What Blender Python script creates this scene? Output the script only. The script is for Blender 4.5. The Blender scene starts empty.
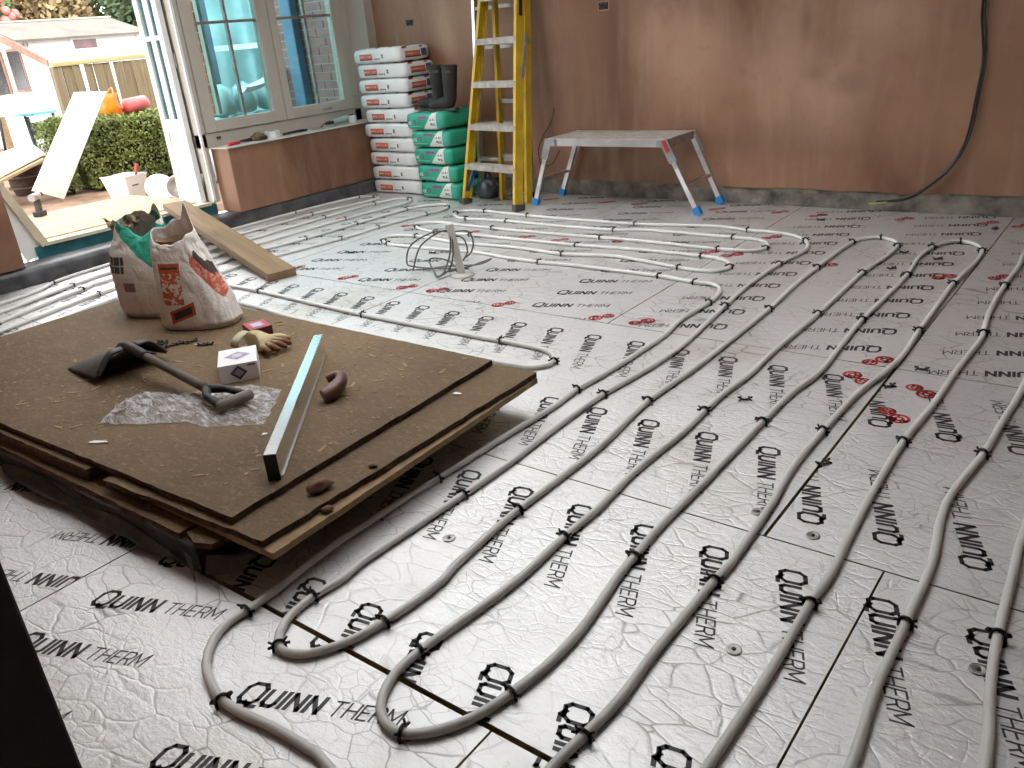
import bpy, bmesh, math, random
from mathutils import Vector, Matrix, noise as mnoise
random.seed(7)
S = bpy.context.scene
C = S.collection
PI = math.pi

# ---------------------------------------------------------------- camera, world, exposure
cam_d = bpy.data.cameras.new('camera'); cam = bpy.data.objects.new('camera', cam_d); C.objects.link(cam)
cam_d.sensor_fit = 'HORIZONTAL'; cam_d.sensor_width = 36.0; cam_d.lens = 828.0 / 1024.0 * 36.0
cam_d.clip_start = 0.02; cam_d.clip_end = 200
YAW, PITCH, ROLL, CAMH = -0.68754, 0.40644, -0.09356, 1.22
fw = Vector((math.sin(YAW) * math.cos(PITCH), math.cos(YAW) * math.cos(PITCH), -math.sin(PITCH)))
r0 = Vector((math.cos(YAW), -math.sin(YAW), 0)); u0 = r0.cross(fw)
rt = r0 * math.cos(ROLL) + u0 * math.sin(ROLL); up = -r0 * math.sin(ROLL) + u0 * math.cos(ROLL)
cam.matrix_world = Matrix(((rt.x, up.x, -fw.x, 0), (rt.y, up.y, -fw.y, 0), (rt.z, up.z, -fw.z, CAMH), (0, 0, 0, 1)))
S.camera = cam
S.view_settings.view_transform = 'Standard'; S.view_settings.look = 'None'
S.view_settings.gamma = 1.0; S.view_settings.use_curve_mapping = False
S.view_settings.exposure = 0.0
W = bpy.data.worlds.new('overcast_sky'); S.world = W; W.use_nodes = True
bg = W.node_tree.nodes['Background']; bg.inputs[0].default_value = (0.965, 0.985, 1.0, 1); bg.inputs[1].default_value = 5.8
S.cycles.max_bounces = 10; S.cycles.diffuse_bounces = 5; S.cycles.glossy_bounces = 5
S.cycles.transparent_max_bounces = 12; S.cycles.sample_clamp_indirect = 12.0
S.cycles.caustics_reflective = True

# ---------------------------------------------------------------- materials
class NT:
    def __init__(s, m):
        s.t = m.node_tree; s.n = s.t.nodes; s.l = s.t.links
        s.out = s.n['Material Output']; s.b = s.n['Principled BSDF']
    def node(s, typ, **kw):
        x = s.n.new(typ)
        for k, v in kw.items():
            if k.startswith('i_'): x.inputs[int(k[2:])].default_value = v
            else: setattr(x, k, v)
        return x
    def link(s, a, b): s.l.new(a, b)
    def obj(s):
        if not hasattr(s, 'tc'): s.tc = s.node('ShaderNodeTexCoord')
        return s.tc.outputs['Object']
    def pos(s):
        if not hasattr(s, 'geo'): s.geo = s.node('ShaderNodeNewGeometry')
        return s.geo.outputs['Position']
    def math(s, op, a, b=0.0, c=None):
        x = s.node('ShaderNodeMath', operation=op)
        for i, v in enumerate((a, b, c)):
            if v is None: continue
            if isinstance(v, (int, float)): x.inputs[i].default_value = v
            else: s.link(v, x.inputs[i])
        return x.outputs[0]
    def xyz(s, vec=None):
        x = s.node('ShaderNodeSeparateXYZ'); s.link(vec if vec is not None else s.obj(), x.inputs[0]); return x.outputs
    def rng(s, v, lo, hi): return s.math('COMPARE', v, (lo + hi) / 2, (hi - lo) / 2)
    def mul(s, *a):
        r = a[0]
        for q in a[1:]: r = s.math('MULTIPLY', r, q)
        return r
    def orr(s, *a):
        r = a[0]
        for q in a[1:]: r = s.math('MAXIMUM', r, q)
        return r
    def mix(s, f, a, b):
        x = s.node('ShaderNodeMix', data_type='RGBA')
        for i, v in ((0, f), (6, a), (7, b)):
            if isinstance(v, (int, float)): x.inputs[i].default_value = v
            elif isinstance(v, tuple): x.inputs[i].default_value = (*v, 1) if len(v) == 3 else v
            else: s.link(v, x.inputs[i])
        return x.outputs[2]
    def scaled(s, vec, sc):
        x = s.node('ShaderNodeMapping'); s.link(vec, x.inputs[0]); x.inputs['Scale'].default_value = sc; return x.outputs[0]
    def noise(s, vec, sc, det=4, rough=.55, dist=0.0):
        x = s.node('ShaderNodeTexNoise'); s.link(vec, x.inputs['Vector'])
        x.inputs['Scale'].default_value = sc; x.inputs['Detail'].default_value = det
        x.inputs['Roughness'].default_value = rough; x.inputs['Distortion'].default_value = dist
        return x.outputs['Fac']
    def ramp(s, v, a, b):
        x = s.node('ShaderNodeMapRange'); s.link(v, x.inputs[0]); x.inputs[1].default_value = a; x.inputs[2].default_value = b; return x.outputs[0]
    def bump(s, h, strength, dist, prev=None):
        x = s.node('ShaderNodeBump'); x.inputs['Strength'].default_value = strength; x.inputs['Distance'].default_value = dist
        s.link(h, x.inputs['Height'])
        if prev is not None: s.link(prev, x.inputs['Normal'])
        return x.outputs[0]

def newmat(name):
    m = bpy.data.materials.new(name); m.use_nodes = True; return m, NT(m)

def plain(name, col, rough=.6, metal=0.0, var=.18, vscale=6.0, bump=.0, bscale=40.0, col2=None, spec=None, world=False):
    m, t = newmat(name)
    v = t.pos() if world else t.obj()
    n = t.noise(v, vscale, 5, .6)
    c2 = col2 if col2 else tuple(max(0, c * (1 - 2 * var)) for c in col)
    c1 = col if col2 else tuple(min(1, c * (1 + var)) for c in col)
    t.link(t.mix(t.ramp(n, .3, .7), c2, c1), t.b.inputs['Base Color'])
    t.b.inputs['Roughness'].default_value = rough; t.b.inputs['Metallic'].default_value = metal
    if spec is not None: t.b.inputs['Specular IOR Level'].default_value = spec
    if bump: t.link(t.bump(t.noise(v, bscale, 4), bump, .01), t.b.inputs['Normal'])
    return m

MAT = {}
def foil_material():
    m, t = newmat('foil')
    p = t.pos()
    st = t.noise(p, 1.3, 5, .6)
    c = t.mix(t.ramp(st, .56, .80), (.70, .693, .688), (.52, .465, .39))
    fine = t.noise(p, 60, 3)
    c = t.mix(t.ramp(fine, .60, .72), c, (.62, .60, .58))
    CR = c
    t.b.inputs['Metallic'].default_value = .70
    rr = t.noise(p, 9, 4); t.link(t.math('ADD', t.math('MULTIPLY', rr, .24), .38), t.b.inputs['Roughness'])
    # crumples: long creases along X, cell creases, fine crackle
    d = t.node('ShaderNodeTexNoise'); t.link(p, d.inputs['Vector']); d.inputs['Scale'].default_value = 5; d.inputs['Detail'].default_value = 3
    wv = t.node('ShaderNodeVectorMath', operation='MULTIPLY_ADD'); t.link(d.outputs['Color'], wv.inputs[0]); wv.inputs[1].default_value = (.10, .10, 0); t.link(p, wv.inputs[2])
    vo = t.node('ShaderNodeTexVoronoi', feature='DISTANCE_TO_EDGE'); t.link(t.scaled(wv.outputs[0], (8.0, 17, 1)), vo.inputs['Vector']); vo.inputs['Scale'].default_value = 1.0
    cell = t.ramp(vo.outputs['Distance'], 0.0, .06)
    vo2 = t.node('ShaderNodeTexVoronoi', feature='DISTANCE_TO_EDGE'); t.link(t.scaled(wv.outputs[0], (22, 30, 1)), vo2.inputs['Vector']); vo2.inputs['Scale'].default_value = 1.0
    cell2 = t.ramp(vo2.outputs['Distance'], 0.0, .08)
    dirt = t.ramp(t.noise(p, 2.6, 3), .42, .62)
    crack = t.math('MULTIPLY', t.math('SUBTRACT', 1.0, t.ramp(vo.outputs['Distance'], 0.0, .028)), t.math('MULTIPLY', dirt, .75))
    crack2 = t.math('MULTIPLY', t.math('SUBTRACT', 1.0, t.ramp(vo2.outputs['Distance'], 0.0, .035)), t.math('MULTIPLY', t.ramp(t.noise(p, 4.1, 3), .48, .66), .6))
    t.link(t.mix(t.orr(crack, crack2), CR, (.16, .145, .13)), t.b.inputs['Base Color'])
    mk1 = t.ramp(t.noise(p, 3.3, 3), .40, .60); mk2 = t.ramp(t.noise(p, 5.7, 3), .44, .62)
    h = t.math('ADD', t.math('MULTIPLY', t.math('MULTIPLY', t.math('SUBTRACT', cell, 1.0), mk1), .40), t.math('MULTIPLY', t.math('MULTIPLY', t.math('SUBTRACT', cell2, 1.0), mk2), .26))
    h = t.math('ADD', h, t.math('MULTIPLY', t.noise(t.scaled(p, (1, 1.6, 1)), 38, 6, .7), 1.0))
    h = t.math('ADD', h, t.math('MULTIPLY', t.noise(t.scaled(p, (1, 2.0, 1)), 6, 2), .5))
    t.link(t.bump(h, .40, .006), t.b.inputs['Normal'])
    return m
MAT['foil'] = foil_material()
MAT['board_core'] = plain('board_core', (.30, .23, .10), .9)
MAT['subfloor'] = plain('subfloor', (.05, .045, .04), .95)
MAT['ink'] = plain('ink', (.022, .022, .024), .55, var=.1, vscale=30)
MAT['ink_light'] = plain('ink_light', (.05, .05, .052), .55, var=.3, vscale=40)
MAT['red_ink'] = plain('red_ink', (.50, .035, .04), .5, var=.25, vscale=40)
# light bounced off the foil, painted as paler patches; negative strength paints darker ones: centre x, z, radii, strength
GLOW_DARK_PATCHES = [(-2.60, .98, .42, .40, .55), (-1.75, .70, .45, .30, .60), (-1.95, 1.0, .25, .40, .5), (-1.45, 1.10, .30, .22, .55), (-2.9, 1.15, .2, .3, .4), (-4.72, 1.25, .13, .30, .5), (-1.86, 1.09, .05, .14, -.5), (-1.80, .80, .10, .07, -.35), (-1.58, .74, .12, .08, -.4), (-.45, .75, .4, .7, -.45), (-3.35, .75, .45, .45, -.35), (-2.3, .40, .6, .16, -.3)]
def plaster_material():
    m, t = newmat('plaster'); p = t.pos()
    big = t.noise(t.scaled(p, (.9, 1, .55)), 1.25, 4, .55, .6)
    c = t.mix(t.ramp(big, .36, .66), (.180, .083, .044), (.345, .186, .110))
    st = t.noise(t.scaled(p, (6, 6, .7)), 1.6, 4, .6)
    c = t.mix(t.math('MULTIPLY', t.ramp(st, .50, .78), .40), c, (.45, .30, .215))
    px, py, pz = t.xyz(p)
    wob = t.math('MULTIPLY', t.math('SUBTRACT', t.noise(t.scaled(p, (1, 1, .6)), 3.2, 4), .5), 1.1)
    for cx, cz, rx, rz, k in GLOW_DARK_PATCHES:
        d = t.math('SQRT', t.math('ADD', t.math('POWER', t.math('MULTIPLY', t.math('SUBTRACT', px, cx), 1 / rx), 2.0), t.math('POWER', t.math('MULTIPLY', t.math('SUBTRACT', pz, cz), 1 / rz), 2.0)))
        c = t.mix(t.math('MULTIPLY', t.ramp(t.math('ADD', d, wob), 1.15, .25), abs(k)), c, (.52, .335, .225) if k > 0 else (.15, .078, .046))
    sm = t.noise(p, 14, 4); c = t.mix(t.math('MULTIPLY', t.ramp(sm, .55, .8), .25), c, (.16, .085, .052))
    t.link(c, t.b.inputs['Base Color'])
    t.link(t.math('ADD', t.math('MULTIPLY', big, .25), .38), t.b.inputs['Roughness'])
    t.link(t.bump(t.noise(t.scaled(p, (2, 2, 1)), 3, 5), .12, .02), t.b.inputs['Normal'])
    return m
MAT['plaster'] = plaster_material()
MAT['white_paint'] = plain('white_paint', (.80, .78, .74), .6, var=.04, vscale=1.0)
MAT['ceiling'] = plain('ceiling_board', (.72, .70, .68), .85, var=.04, vscale=.8)
MAT['mortar_strip'] = plain('mortar_strip', (.30, .27, .22), .95, vscale=7, col2=(.05, .048, .045), bump=1.0, bscale=30, world=True)
MAT['membrane'] = plain('membrane', (.12, .12, .125), .42, vscale=7, col2=(.02, .02, .022), bump=.5, bscale=14, world=True)
MAT['frame_grey'] = plain('frame_grey', (.50, .46, .40), .45, var=.05, vscale=2)
MAT['door_white'] = plain('door_white', (.86, .86, .84), .4, var=.03)
MAT['cream_timber'] = plain('cream_timber', (.66, .58, .42), .55, var=.1, vscale=5)
MAT['teal'] = plain('teal', (.02, .14, .16), .4, var=.25, vscale=5)
def glass_material(name, tint, refl=.10):
    m, t = newmat(name)
    t.n.remove(t.b)
    tr = t.node('ShaderNodeBsdfTransparent'); n = t.noise(t.pos(), 2.0, 2)
    t.link(t.mix(n, tint, tuple(min(1, c * 1.05) for c in tint)), tr.inputs[0])
    gl = t.node('ShaderNodeBsdfGlossy'); gl.inputs['Roughness'].default_value = .03
    fr = t.node('ShaderNodeLayerWeight'); fr.inputs[0].default_value = .25
    mx = t.node('ShaderNodeMixShader'); t.link(t.math('MULTIPLY', fr.outputs['Fresnel'], .6), mx.inputs[0])
    t.link(tr.outputs[0], mx.inputs[1]); t.link(gl.outputs[0], mx.inputs[2]); t.link(mx.outputs[0], t.out.inputs[0])
    return m
MAT['glass'] = glass_material('window_glass', (.58, .80, .82))
MAT['roof_glass'] = glass_material('roof_glass', (.97, .97, .965))
MAT['pipe'] = plain('pipe', (.66, .65, .62), .38, var=.05, vscale=3, world=True)
MAT['clip'] = plain('clip', (.012, .012, .013), .45, var=.2)
def chip_material():
    m, t = newmat('chipboard'); p = t.pos()
    c = t.mix(t.ramp(t.noise(p, 1.8, 5, .6), .32, .68), (.088, .053, .024), (.168, .106, .050))
    fl = t.noise(t.scaled(p, (1, 2.6, 1)), 34, 5, .75, .8)
    c = t.mix(t.math('MULTIPLY', t.ramp(fl, .53, .68), .75), c, (.30, .20, .105))
    fl2 = t.noise(p, 90, 3, .7); c = t.mix(t.math('MULTIPLY', t.ramp(fl2, .56, .7), .6), c, (.045, .028, .016))
    t.link(c, t.b.inputs['Base Color']); t.b.inputs['Roughness'].default_value = .8
    t.link(t.bump(fl, .5, .004), t.b.inputs['Normal'])
    return m
MAT['chipboard'] = chip_material()
MAT['chip_edge'] = plain('chip_edge', (.11, .055, .028), .95, vscale=60, bump=.8, bscale=120, world=True, col2=(.03, .014, .008))
MAT['pale_board'] = plain('pale_board', (.36, .245, .13), .8, vscale=30, col2=(.22, .14, .07), world=True)
MAT['polythene_black'] = plain('polythene_black', (.045, .048, .052), .30, var=.4, vscale=9, bump=.6, bscale=16, world=True)
def timber(name, c1, c2, axis=0, rough=.7, sc=4.0):
    m, t = newmat(name)
    s = [sc * 5, sc * 5, sc * 5]; s[axis] = sc * .35
    n = t.noise(t.scaled(t.obj(), tuple(s)), 1.0, 5, .6, .8)
    t.link(t.mix(t.ramp(n, .3, .7), c1, c2), t.b.inputs['Base Color']); t.b.inputs['Roughness'].default_value = rough
    t.link(t.bump(n, .2, .004), t.b.inputs['Normal'])
    return m
MAT['timber'] = timber('sawn_timber', (.13, .078, .034), (.25, .165, .078))
MAT['deck_ply'] = timber('pale_plywood', (.36, .22, .12), (.55, .37, .22), 1)
MAT['fence_timber'] = timber('fence_timber', (.12, .085, .045), (.22, .165, .09), 2)
MAT['rail_timber'] = timber('rail_timber', (.30, .25, .10), (.42, .36, .18), 1)
MAT['white_board'] = plain('white_board', (.82, .79, .72), .6, var=.04)
MAT['alu'] = plain('alu', (.72, .72, .73), .30, 1.0, var=.08, vscale=9)
MAT['alu_bright'] = plain('alu_bright', (.84, .86, .87), .24, 1.0, var=.03, vscale=4)
MAT['alu_dull'] = plain('alu_dull', (.46, .44, .41), .5, .6, vscale=14, col2=(.24, .22, .2))
MAT['tread'] = plain('tread', (.50, .46, .41), .6, .2, vscale=16, col2=(.28, .25, .22))
MAT['yellow'] = plain('yellow', (.62, .40, .02), .45, var=.12, vscale=7)
MAT['black_plastic'] = plain('black_plastic', (.012, .012, .013), .5, var=.2)
MAT['rubber'] = plain('rubber', (.018, .014, .011), .6, var=.3, vscale=8)
MAT['boot_sole'] = plain('boot_sole', (.075, .07, .06), .8, var=.3, vscale=12)
MAT['blue_tarp'] = plain('blue_tarp', (.09, .17, .26), .5, var=.2, vscale=5)
MAT['blue_plastic'] = plain('blue_plastic', (.02, .22, .55), .45, var=.1)
MAT['blue_brace'] = plain('blue_brace', (.04, .10, .32), .45, var=.15)
MAT['red_plastic'] = plain('red_plastic', (.55, .03, .03), .45, var=.1)
MAT['white_label'] = plain('white_label', (.78, .78, .76), .6, var=.03)
MAT['hinge_grey'] = plain('hinge_grey', (.35, .36, .37), .45, .4, var=.1)
MAT['cable_grey'] = plain('cable_grey', (.11, .105, .10), .5, var=.15)
MAT['cable_black'] = plain('cable_black', (.035, .035, .035), .5, var=.3, vscale=12)
MAT['trunking'] = plain('trunking', (.52, .50, .46), .5, var=.08)
MAT['steel_dark'] = plain('steel_dark', (.075, .068, .06), .55, .35, vscale=12, col2=(.03, .027, .024))
MAT['ash_dark'] = timber('ash_dark', (.06, .045, .034), (.13, .10, .075), 0)
MAT['brick'] = plain('brick', (.36, .17, .15), .85, vscale=9, col2=(.22, .10, .10), bump=.5, bscale=60, world=True)
MAT['brick_orange'] = plain('brick_orange', (.60, .20, .075), .85, vscale=9, col2=(.38, .11, .05), world=True)
MAT['mortar'] = plain('mortar', (.50, .45, .40), .95, var=.1)
MAT['soil'] = plain('soil', (.34, .22, .14), .95, vscale=4, col2=(.13, .07, .04), bump=.8, bscale=18, world=True)
MAT['jamb_dark'] = plain('jamb_dark', (.050, .036, .030), .6, var=.25, vscale=5)
MAT['leaf_hedge'] = plain('leaf_hedge', (.30, .36, .10), .6, vscale=3, col2=(.08, .115, .03), world=True)
MAT['leaf_dark'] = plain('leaf_dark', (.12, .18, .08), .5, vscale=3, col2=(.015, .025, .014), world=True)
MAT['leaf_mid'] = plain('leaf_mid', (.22, .30, .11), .6, vscale=2, col2=(.07, .11, .03), world=True)
MAT['twig'] = plain('twig', (.50, .38, .20), .9, vscale=2, col2=(.25, .18, .09), world=True)
MAT['petal'] = plain('petal', (.75, .22, .20), .6, var=.15)
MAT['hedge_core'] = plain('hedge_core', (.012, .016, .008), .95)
MAT['shed_white'] = plain('shed_white', (.80, .83, .86), .6, var=.04, vscale=1.5)
MAT['felt'] = plain('felt', (.17, .155, .13), .95, var=.12, vscale=3)
MAT['shed_trim'] = plain('shed_trim', (.30, .17, .12), .7, var=.2)
MAT['dark_pane'] = plain('dark_pane', (.025, .02, .022), .15, var=.3)

# ---------------------------------------------------------------- helpers
class MB:
    def __init__(s): s.v = []; s.f = []; s.sm = []
    def add(s, vs, fs, smooth=False, M=None):
        o = len(s.v)
        for p in vs:
            p = Vector(p)
            s.v.append(M @ p if M else p)
        for f in fs: s.f.append([o + i for i in f]); s.sm.append(smooth)
        return s
    def box(s, x0, x1, y0, y1, z0, z1, M=None):
        vs = [(x0, y0, z0), (x1, y0, z0), (x1, y1, z0), (x0, y1, z0), (x0, y0, z1), (x1, y0, z1), (x1, y1, z1), (x0, y1, z1)]
        return s.add(vs, [(3, 2, 1, 0), (4, 5, 6, 7), (0, 1, 5, 4), (1, 2, 6, 5), (2, 3, 7, 6), (3, 0, 4, 7)], M=M)
    def bar(s, p0, p1, w, h, upv=(0, 0, 1)):
        p0 = Vector(p0); p1 = Vector(p1); d = (p1 - p0); L = d.length; d.normalize()
        u = Vector(upv); x = d.cross(u)
        if x.length < 1e-4: x = d.cross(Vector((0, 1, 0)))
        x.normalize(); u = x.cross(d)
        M = Matrix(((x.x, d.x, u.x, p0.x), (x.y, d.y, u.y, p0.y), (x.z, d.z, u.z, p0.z), (0, 0, 0, 1)))
        return s.box(-w / 2, w / 2, 0, L, -h / 2, h / 2, M)
    def tube(s, pts, r, n=8, closed=False):
        pts = [Vector(p) for p in pts]; N = len(pts); vs = []; fs = []
        rr = r if isinstance(r, (list, tuple)) else [r] * N
        prev = None
        for i, p in enumerate(pts):
            a = pts[(i - 1) % N] if (i or closed) else pts[0]; b = pts[(i + 1) % N] if (i < N - 1 or closed) else pts[-1]
            d = (b - a).normalized()
            if prev is None:
                q = d.cross(Vector((0, 0, 1)))
                if q.length < .05: q = d.cross(Vector((1, 0, 0)))
            else: q = prev - d * prev.dot(d)
            q.normalize(); prev = q; w = d.cross(q)
            for k in range(n):
                a_ = 2 * PI * k / n
                vs.append(p + (q * math.cos(a_) + w * math.sin(a_)) * rr[i])
        R = N if closed else N - 1
        for i in range(R):
            for k in range(n):
                fs.append((i * n + k, i * n + (k + 1) % n, ((i + 1) % N) * n + (k + 1) % n, ((i + 1) % N) * n + k))
        s.add(vs, fs, True)
        if not closed:
            o = len(s.v) - N * n
            s.f.append([o + k for k in range(n)][::-1]); s.sm.append(False)
            s.f.append([o + (N - 1) * n + k for k in range(n)]); s.sm.append(False)
        return s
    def cyl(s, p0, p1, r0, r1=None, n=14): return s.tube([p0, p1], [r0, r1 if r1 is not None else r0], n)
    def lathe(s, prof, n=20, M=None, smooth=True):
        vs = []; fs = []
        for r, z in prof:
            for k in range(n): vs.append((r * math.cos(2 * PI * k / n), r * math.sin(2 * PI * k / n), z))
        for i in range(len(prof) - 1):
            for k in range(n): fs.append((i * n + k, i * n + (k + 1) % n, (i + 1) * n + (k + 1) % n, (i + 1) * n + k))
        fs.append(tuple(range(n))[::-1]); fs.append(tuple((len(prof) - 1) * n + k for k in range(n)))
        return s.add(vs, fs, smooth, M)
    def prism(s, poly, t, M=None):
        n = len(poly)
        vs = [(x, y, 0) for x, y in poly] + [(x, y, t) for x, y in poly]
        fs = [tuple(range(n))[::-1], tuple(range(n, 2 * n))] + [(i, (i + 1) % n, n + (i + 1) % n, n + i) for i in range(n)]
        return s.add(vs, fs, False, M)
    def grid(s, fn, nu, nv, smooth=True, wrap=False):
        vs = [fn(i / nu, j / nv) for j in range(nv + 1) for i in range(nu + (0 if wrap else 1))]
        w = nu if wrap else nu + 1; fs = []
        for j in range(nv):
            for i in range(nu):
                k = (i + 1) % w if wrap else i + 1
                fs.append((j * w + i, j * w + k, (j + 1) * w + k, (j + 1) * w + i))
        return s.add(vs, fs, smooth)
    def mesh(s, name):
        me = bpy.data.meshes.new(name); me.from_pydata([tuple(p) for p in s.v], [], s.f)
        me.polygons.foreach_set('use_smooth', s.sm); me.update(); return me
    def build(s, name, mat, parent=None, bevel=0.0, solid=0.0, sub=0, label=None, seg=2):
        o = bpy.data.objects.new(name, s.mesh(name)); C.objects.link(o)
        o.data.materials.append(MAT[mat] if isinstance(mat, str) else mat)
        if parent: o.parent = parent
        if sub:
            q = o.modifiers.new('subdivision', 'SUBSURF'); q.levels = sub; q.render_levels = sub
        if solid:
            q = o.modifiers.new('solidify', 'SOLIDIFY'); q.thickness = solid; q.offset = 0
        if bevel:
            q = o.modifiers.new('bevel', 'BEVEL'); q.width = bevel; q.segments = seg; q.limit_method = 'ANGLE'
        if label: o['label'] = label
        return o

def thing(name, label, cat, loc=(0, 0, 0), rz=0.0, group=None):
    o = bpy.data.objects.new(name, None); C.objects.link(o); o.location = loc; o.rotation_euler = (0, 0, rz)
    o.empty_display_size = .05
    o['label'] = label; o['category'] = cat
    if group: o['group'] = group
    return o
def tag(o, label, cat, group=None, kind=None):
    o['label'] = label; o['category'] = cat
    if group: o['group'] = group
    if kind: o['kind'] = kind
    return o
def struct(o): o['kind'] = 'structure'; return o
def nz(x, y, z=0.0, s=1.0): return mnoise.noise(Vector((x * s, y * s, z * s)))
def lerp(a, b, t): return a + (b - a) * t
def catmull(pts, step=.03):
    P = [Vector(p) for p in pts]; out = []
    for i in range(len(P) - 1):
        p0 = P[max(i - 1, 0)]; p1 = P[i]; p2 = P[i + 1]; p3 = P[min(i + 2, len(P) - 1)]
        n = max(2, int((p2 - p1).length / step))
        for k in range(n):
            t = k / n
            out.append(.5 * (2 * p1 + (p2 - p0) * t + (2 * p0 - 5 * p1 + 4 * p2 - p3) * t * t + (3 * p1 - p0 - 3 * p2 + p3) * t ** 3))
    out.append(P[-1]); return out

# ---------------------------------------------------------------- the floor: foil faced boards with print
def clip_poly(poly, x0, x1, y0, y1):
    for ax, lim, sg in ((0, x0, 1), (0, x1, -1), (1, y0, 1), (1, y1, -1)):
        out = []
        for i in range(len(poly)):
            a = poly[i]; b = poly[(i + 1) % len(poly)]
            da = sg * (a[ax] - lim); db = sg * (b[ax] - lim)
            if da >= 0: out.append(a)
            if da * db < 0:
                t = da / (da - db); out.append((a[0] + (b[0] - a[0]) * t, a[1] + (b[1] - a[1]) * t))
        poly = out
        if not poly: return []
    return poly
GLY = {'Q': [[(.22, 0), (0, .22), (0, .78), (.22, 1), (.78, 1), (1, .78), (1, .22), (.78, 0), (.22, 0)], [(.45, .06), (.75, -.13), (1.12, -.13)]],
       'U': [[(0, 1), (0, .2), (.2, 0), (.8, 0), (1, .2), (1, 1)]], 'I': [[(0, 0), (0, 1)]],
       'N': [[(0, 0), (0, 1), (1, 0), (1, 1)]], 'T': [[(0, 1), (1, 1)], [(.5, 0), (.5, 1)]],
       'H': [[(0, 0), (0, 1)], [(1, 0), (1, 1)], [(0, .5), (1, .5)]], 'E': [[(1, 1), (0, 1), (0, 0), (1, 0)], [(0, .5), (.85, .5)]],
       'R': [[(0, 0), (0, 1), (.75, 1), (1, .85), (1, .6), (.75, .45), (0, .45)], [(.6, .45), (1, 0)]],
       'M': [[(0, 0), (0, 1), (.5, .25), (1, 1), (1, 0)]]}
def word_quads():
    bold = []; light = []
    def put(ch, x, w, h, y, hw, out):
        for pl in GLY[ch]:
            for (ax, ay), (bx, by) in zip(pl, pl[1:]):
                a = Vector((x + ax * w, y + ay * h)); b = Vector((x + bx * w, y + by * h)); d = (b - a).normalized(); n = Vector((-d.y, d.x)) * hw
                a -= d * hw * .8; b += d * hw * .8
                out.append([(p.x + .22 * p.y, p.y) for p in (a - n, b - n, b + n, a + n)])
    x = 0
    for ch, w, h in (('Q', .043, .054), ('U', .027, .041), ('I', .0, .041), ('N', .027, .041), ('N', .027, .041)):
        put(ch, x + .005, w, h, -.024, .0050, bold); x += w + .0145
    x = .213
    for ch, w in (('T', .024), ('H', .023), ('E', .019), ('R', .021), ('M', .029)):
        put(ch, x, w, .038, -.024, .0022, light); x += w + .0085
    return bold, light
BOLD, LIGHT = word_quads()
sub = MB().box(-5.7, 1.8, -2.5, 5.4, -.16, -.10)
floor = struct(sub.build('floor', 'subfloor'))
# (x0, x1, y0, y1, text angle, ref x, ref y, pitch x, pitch y)
BOARDS = []
xs = [-5.46, -4.22, -3.02, -1.82, -.637, .56, 1.76]
for i in range(6):
    a = (21, -3.468, 2.975, .63, .2025) if i in (0, 1) else (21, -2.28, 2.99, .613, .2035) if i == 2 else (201, -.73, 3.07, .613, .2035) if i == 3 else (201, -.193, 3.255, .613, .2035)
    BOARDS.append((xs[i], xs[i + 1], 2.907, 5.32, *a))
for x0, x1, a in ((-5.46, -3.02, (-69, -1.594, 2.16, .1965, .605)), (-3.02, -.637, (-69, -1.594, 2.16, .1965, .605)), (-.637, 1.76, (111, -.558, 1.82, .19, .61))):
    BOARDS.append((x0, x1, 1.712, 2.907, *a))
for x0, x1 in ((-5.15, -2.755), (-2.755, -.355), (-.355, 1.76)):
    BOARDS.append((x0, x1, .862, 1.712, -68, -.725, 1.61, .195, .61))
for x0, x1, a in ((-4.46, -2.06, (202, -2.0, .87, .61, .2)), (-2.06, -.83, (22, -1.336, .65, .605, .192)), (-.83, .37, (22, -.72, .65, .605, .192)), (.37, 1.76, (22, -.1, .65, .605, .192))):
    BOARDS.append((x0, x1, -.35, .862, *a))
RS = [(-4.889,4.139),(-4.161,4.101),(-3.565,2.983),(-4.069,3.015),(-3.096,2.975),(-2.899,2.996),(-4.107,2.53),(-5.268,1.936),(-3.575,4.082),(-3.122,4.085),(-2.871,4.086),(-2.492,4.182),(-3.653,5.127),(-3.162,5.135),(-2.902,5.13),(-2.422,2.945),(-1.886,2.969),(-1.693,2.981),(-1.905,4.109),(-2.314,5.115),(-1.717,4.512),(-1.768,4.102),(-1.898,5.132),(-1.651,5.098),(-1.264,4.069),(-0.712,2.95),(-0.728,2.771),(-1.168,5.135),(-0.739,5.154),(-0.573,5.13),(-0.728,4.061),(-0.513,4.134),(-0.521,2.751),(-0.55,2.533)]
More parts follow.
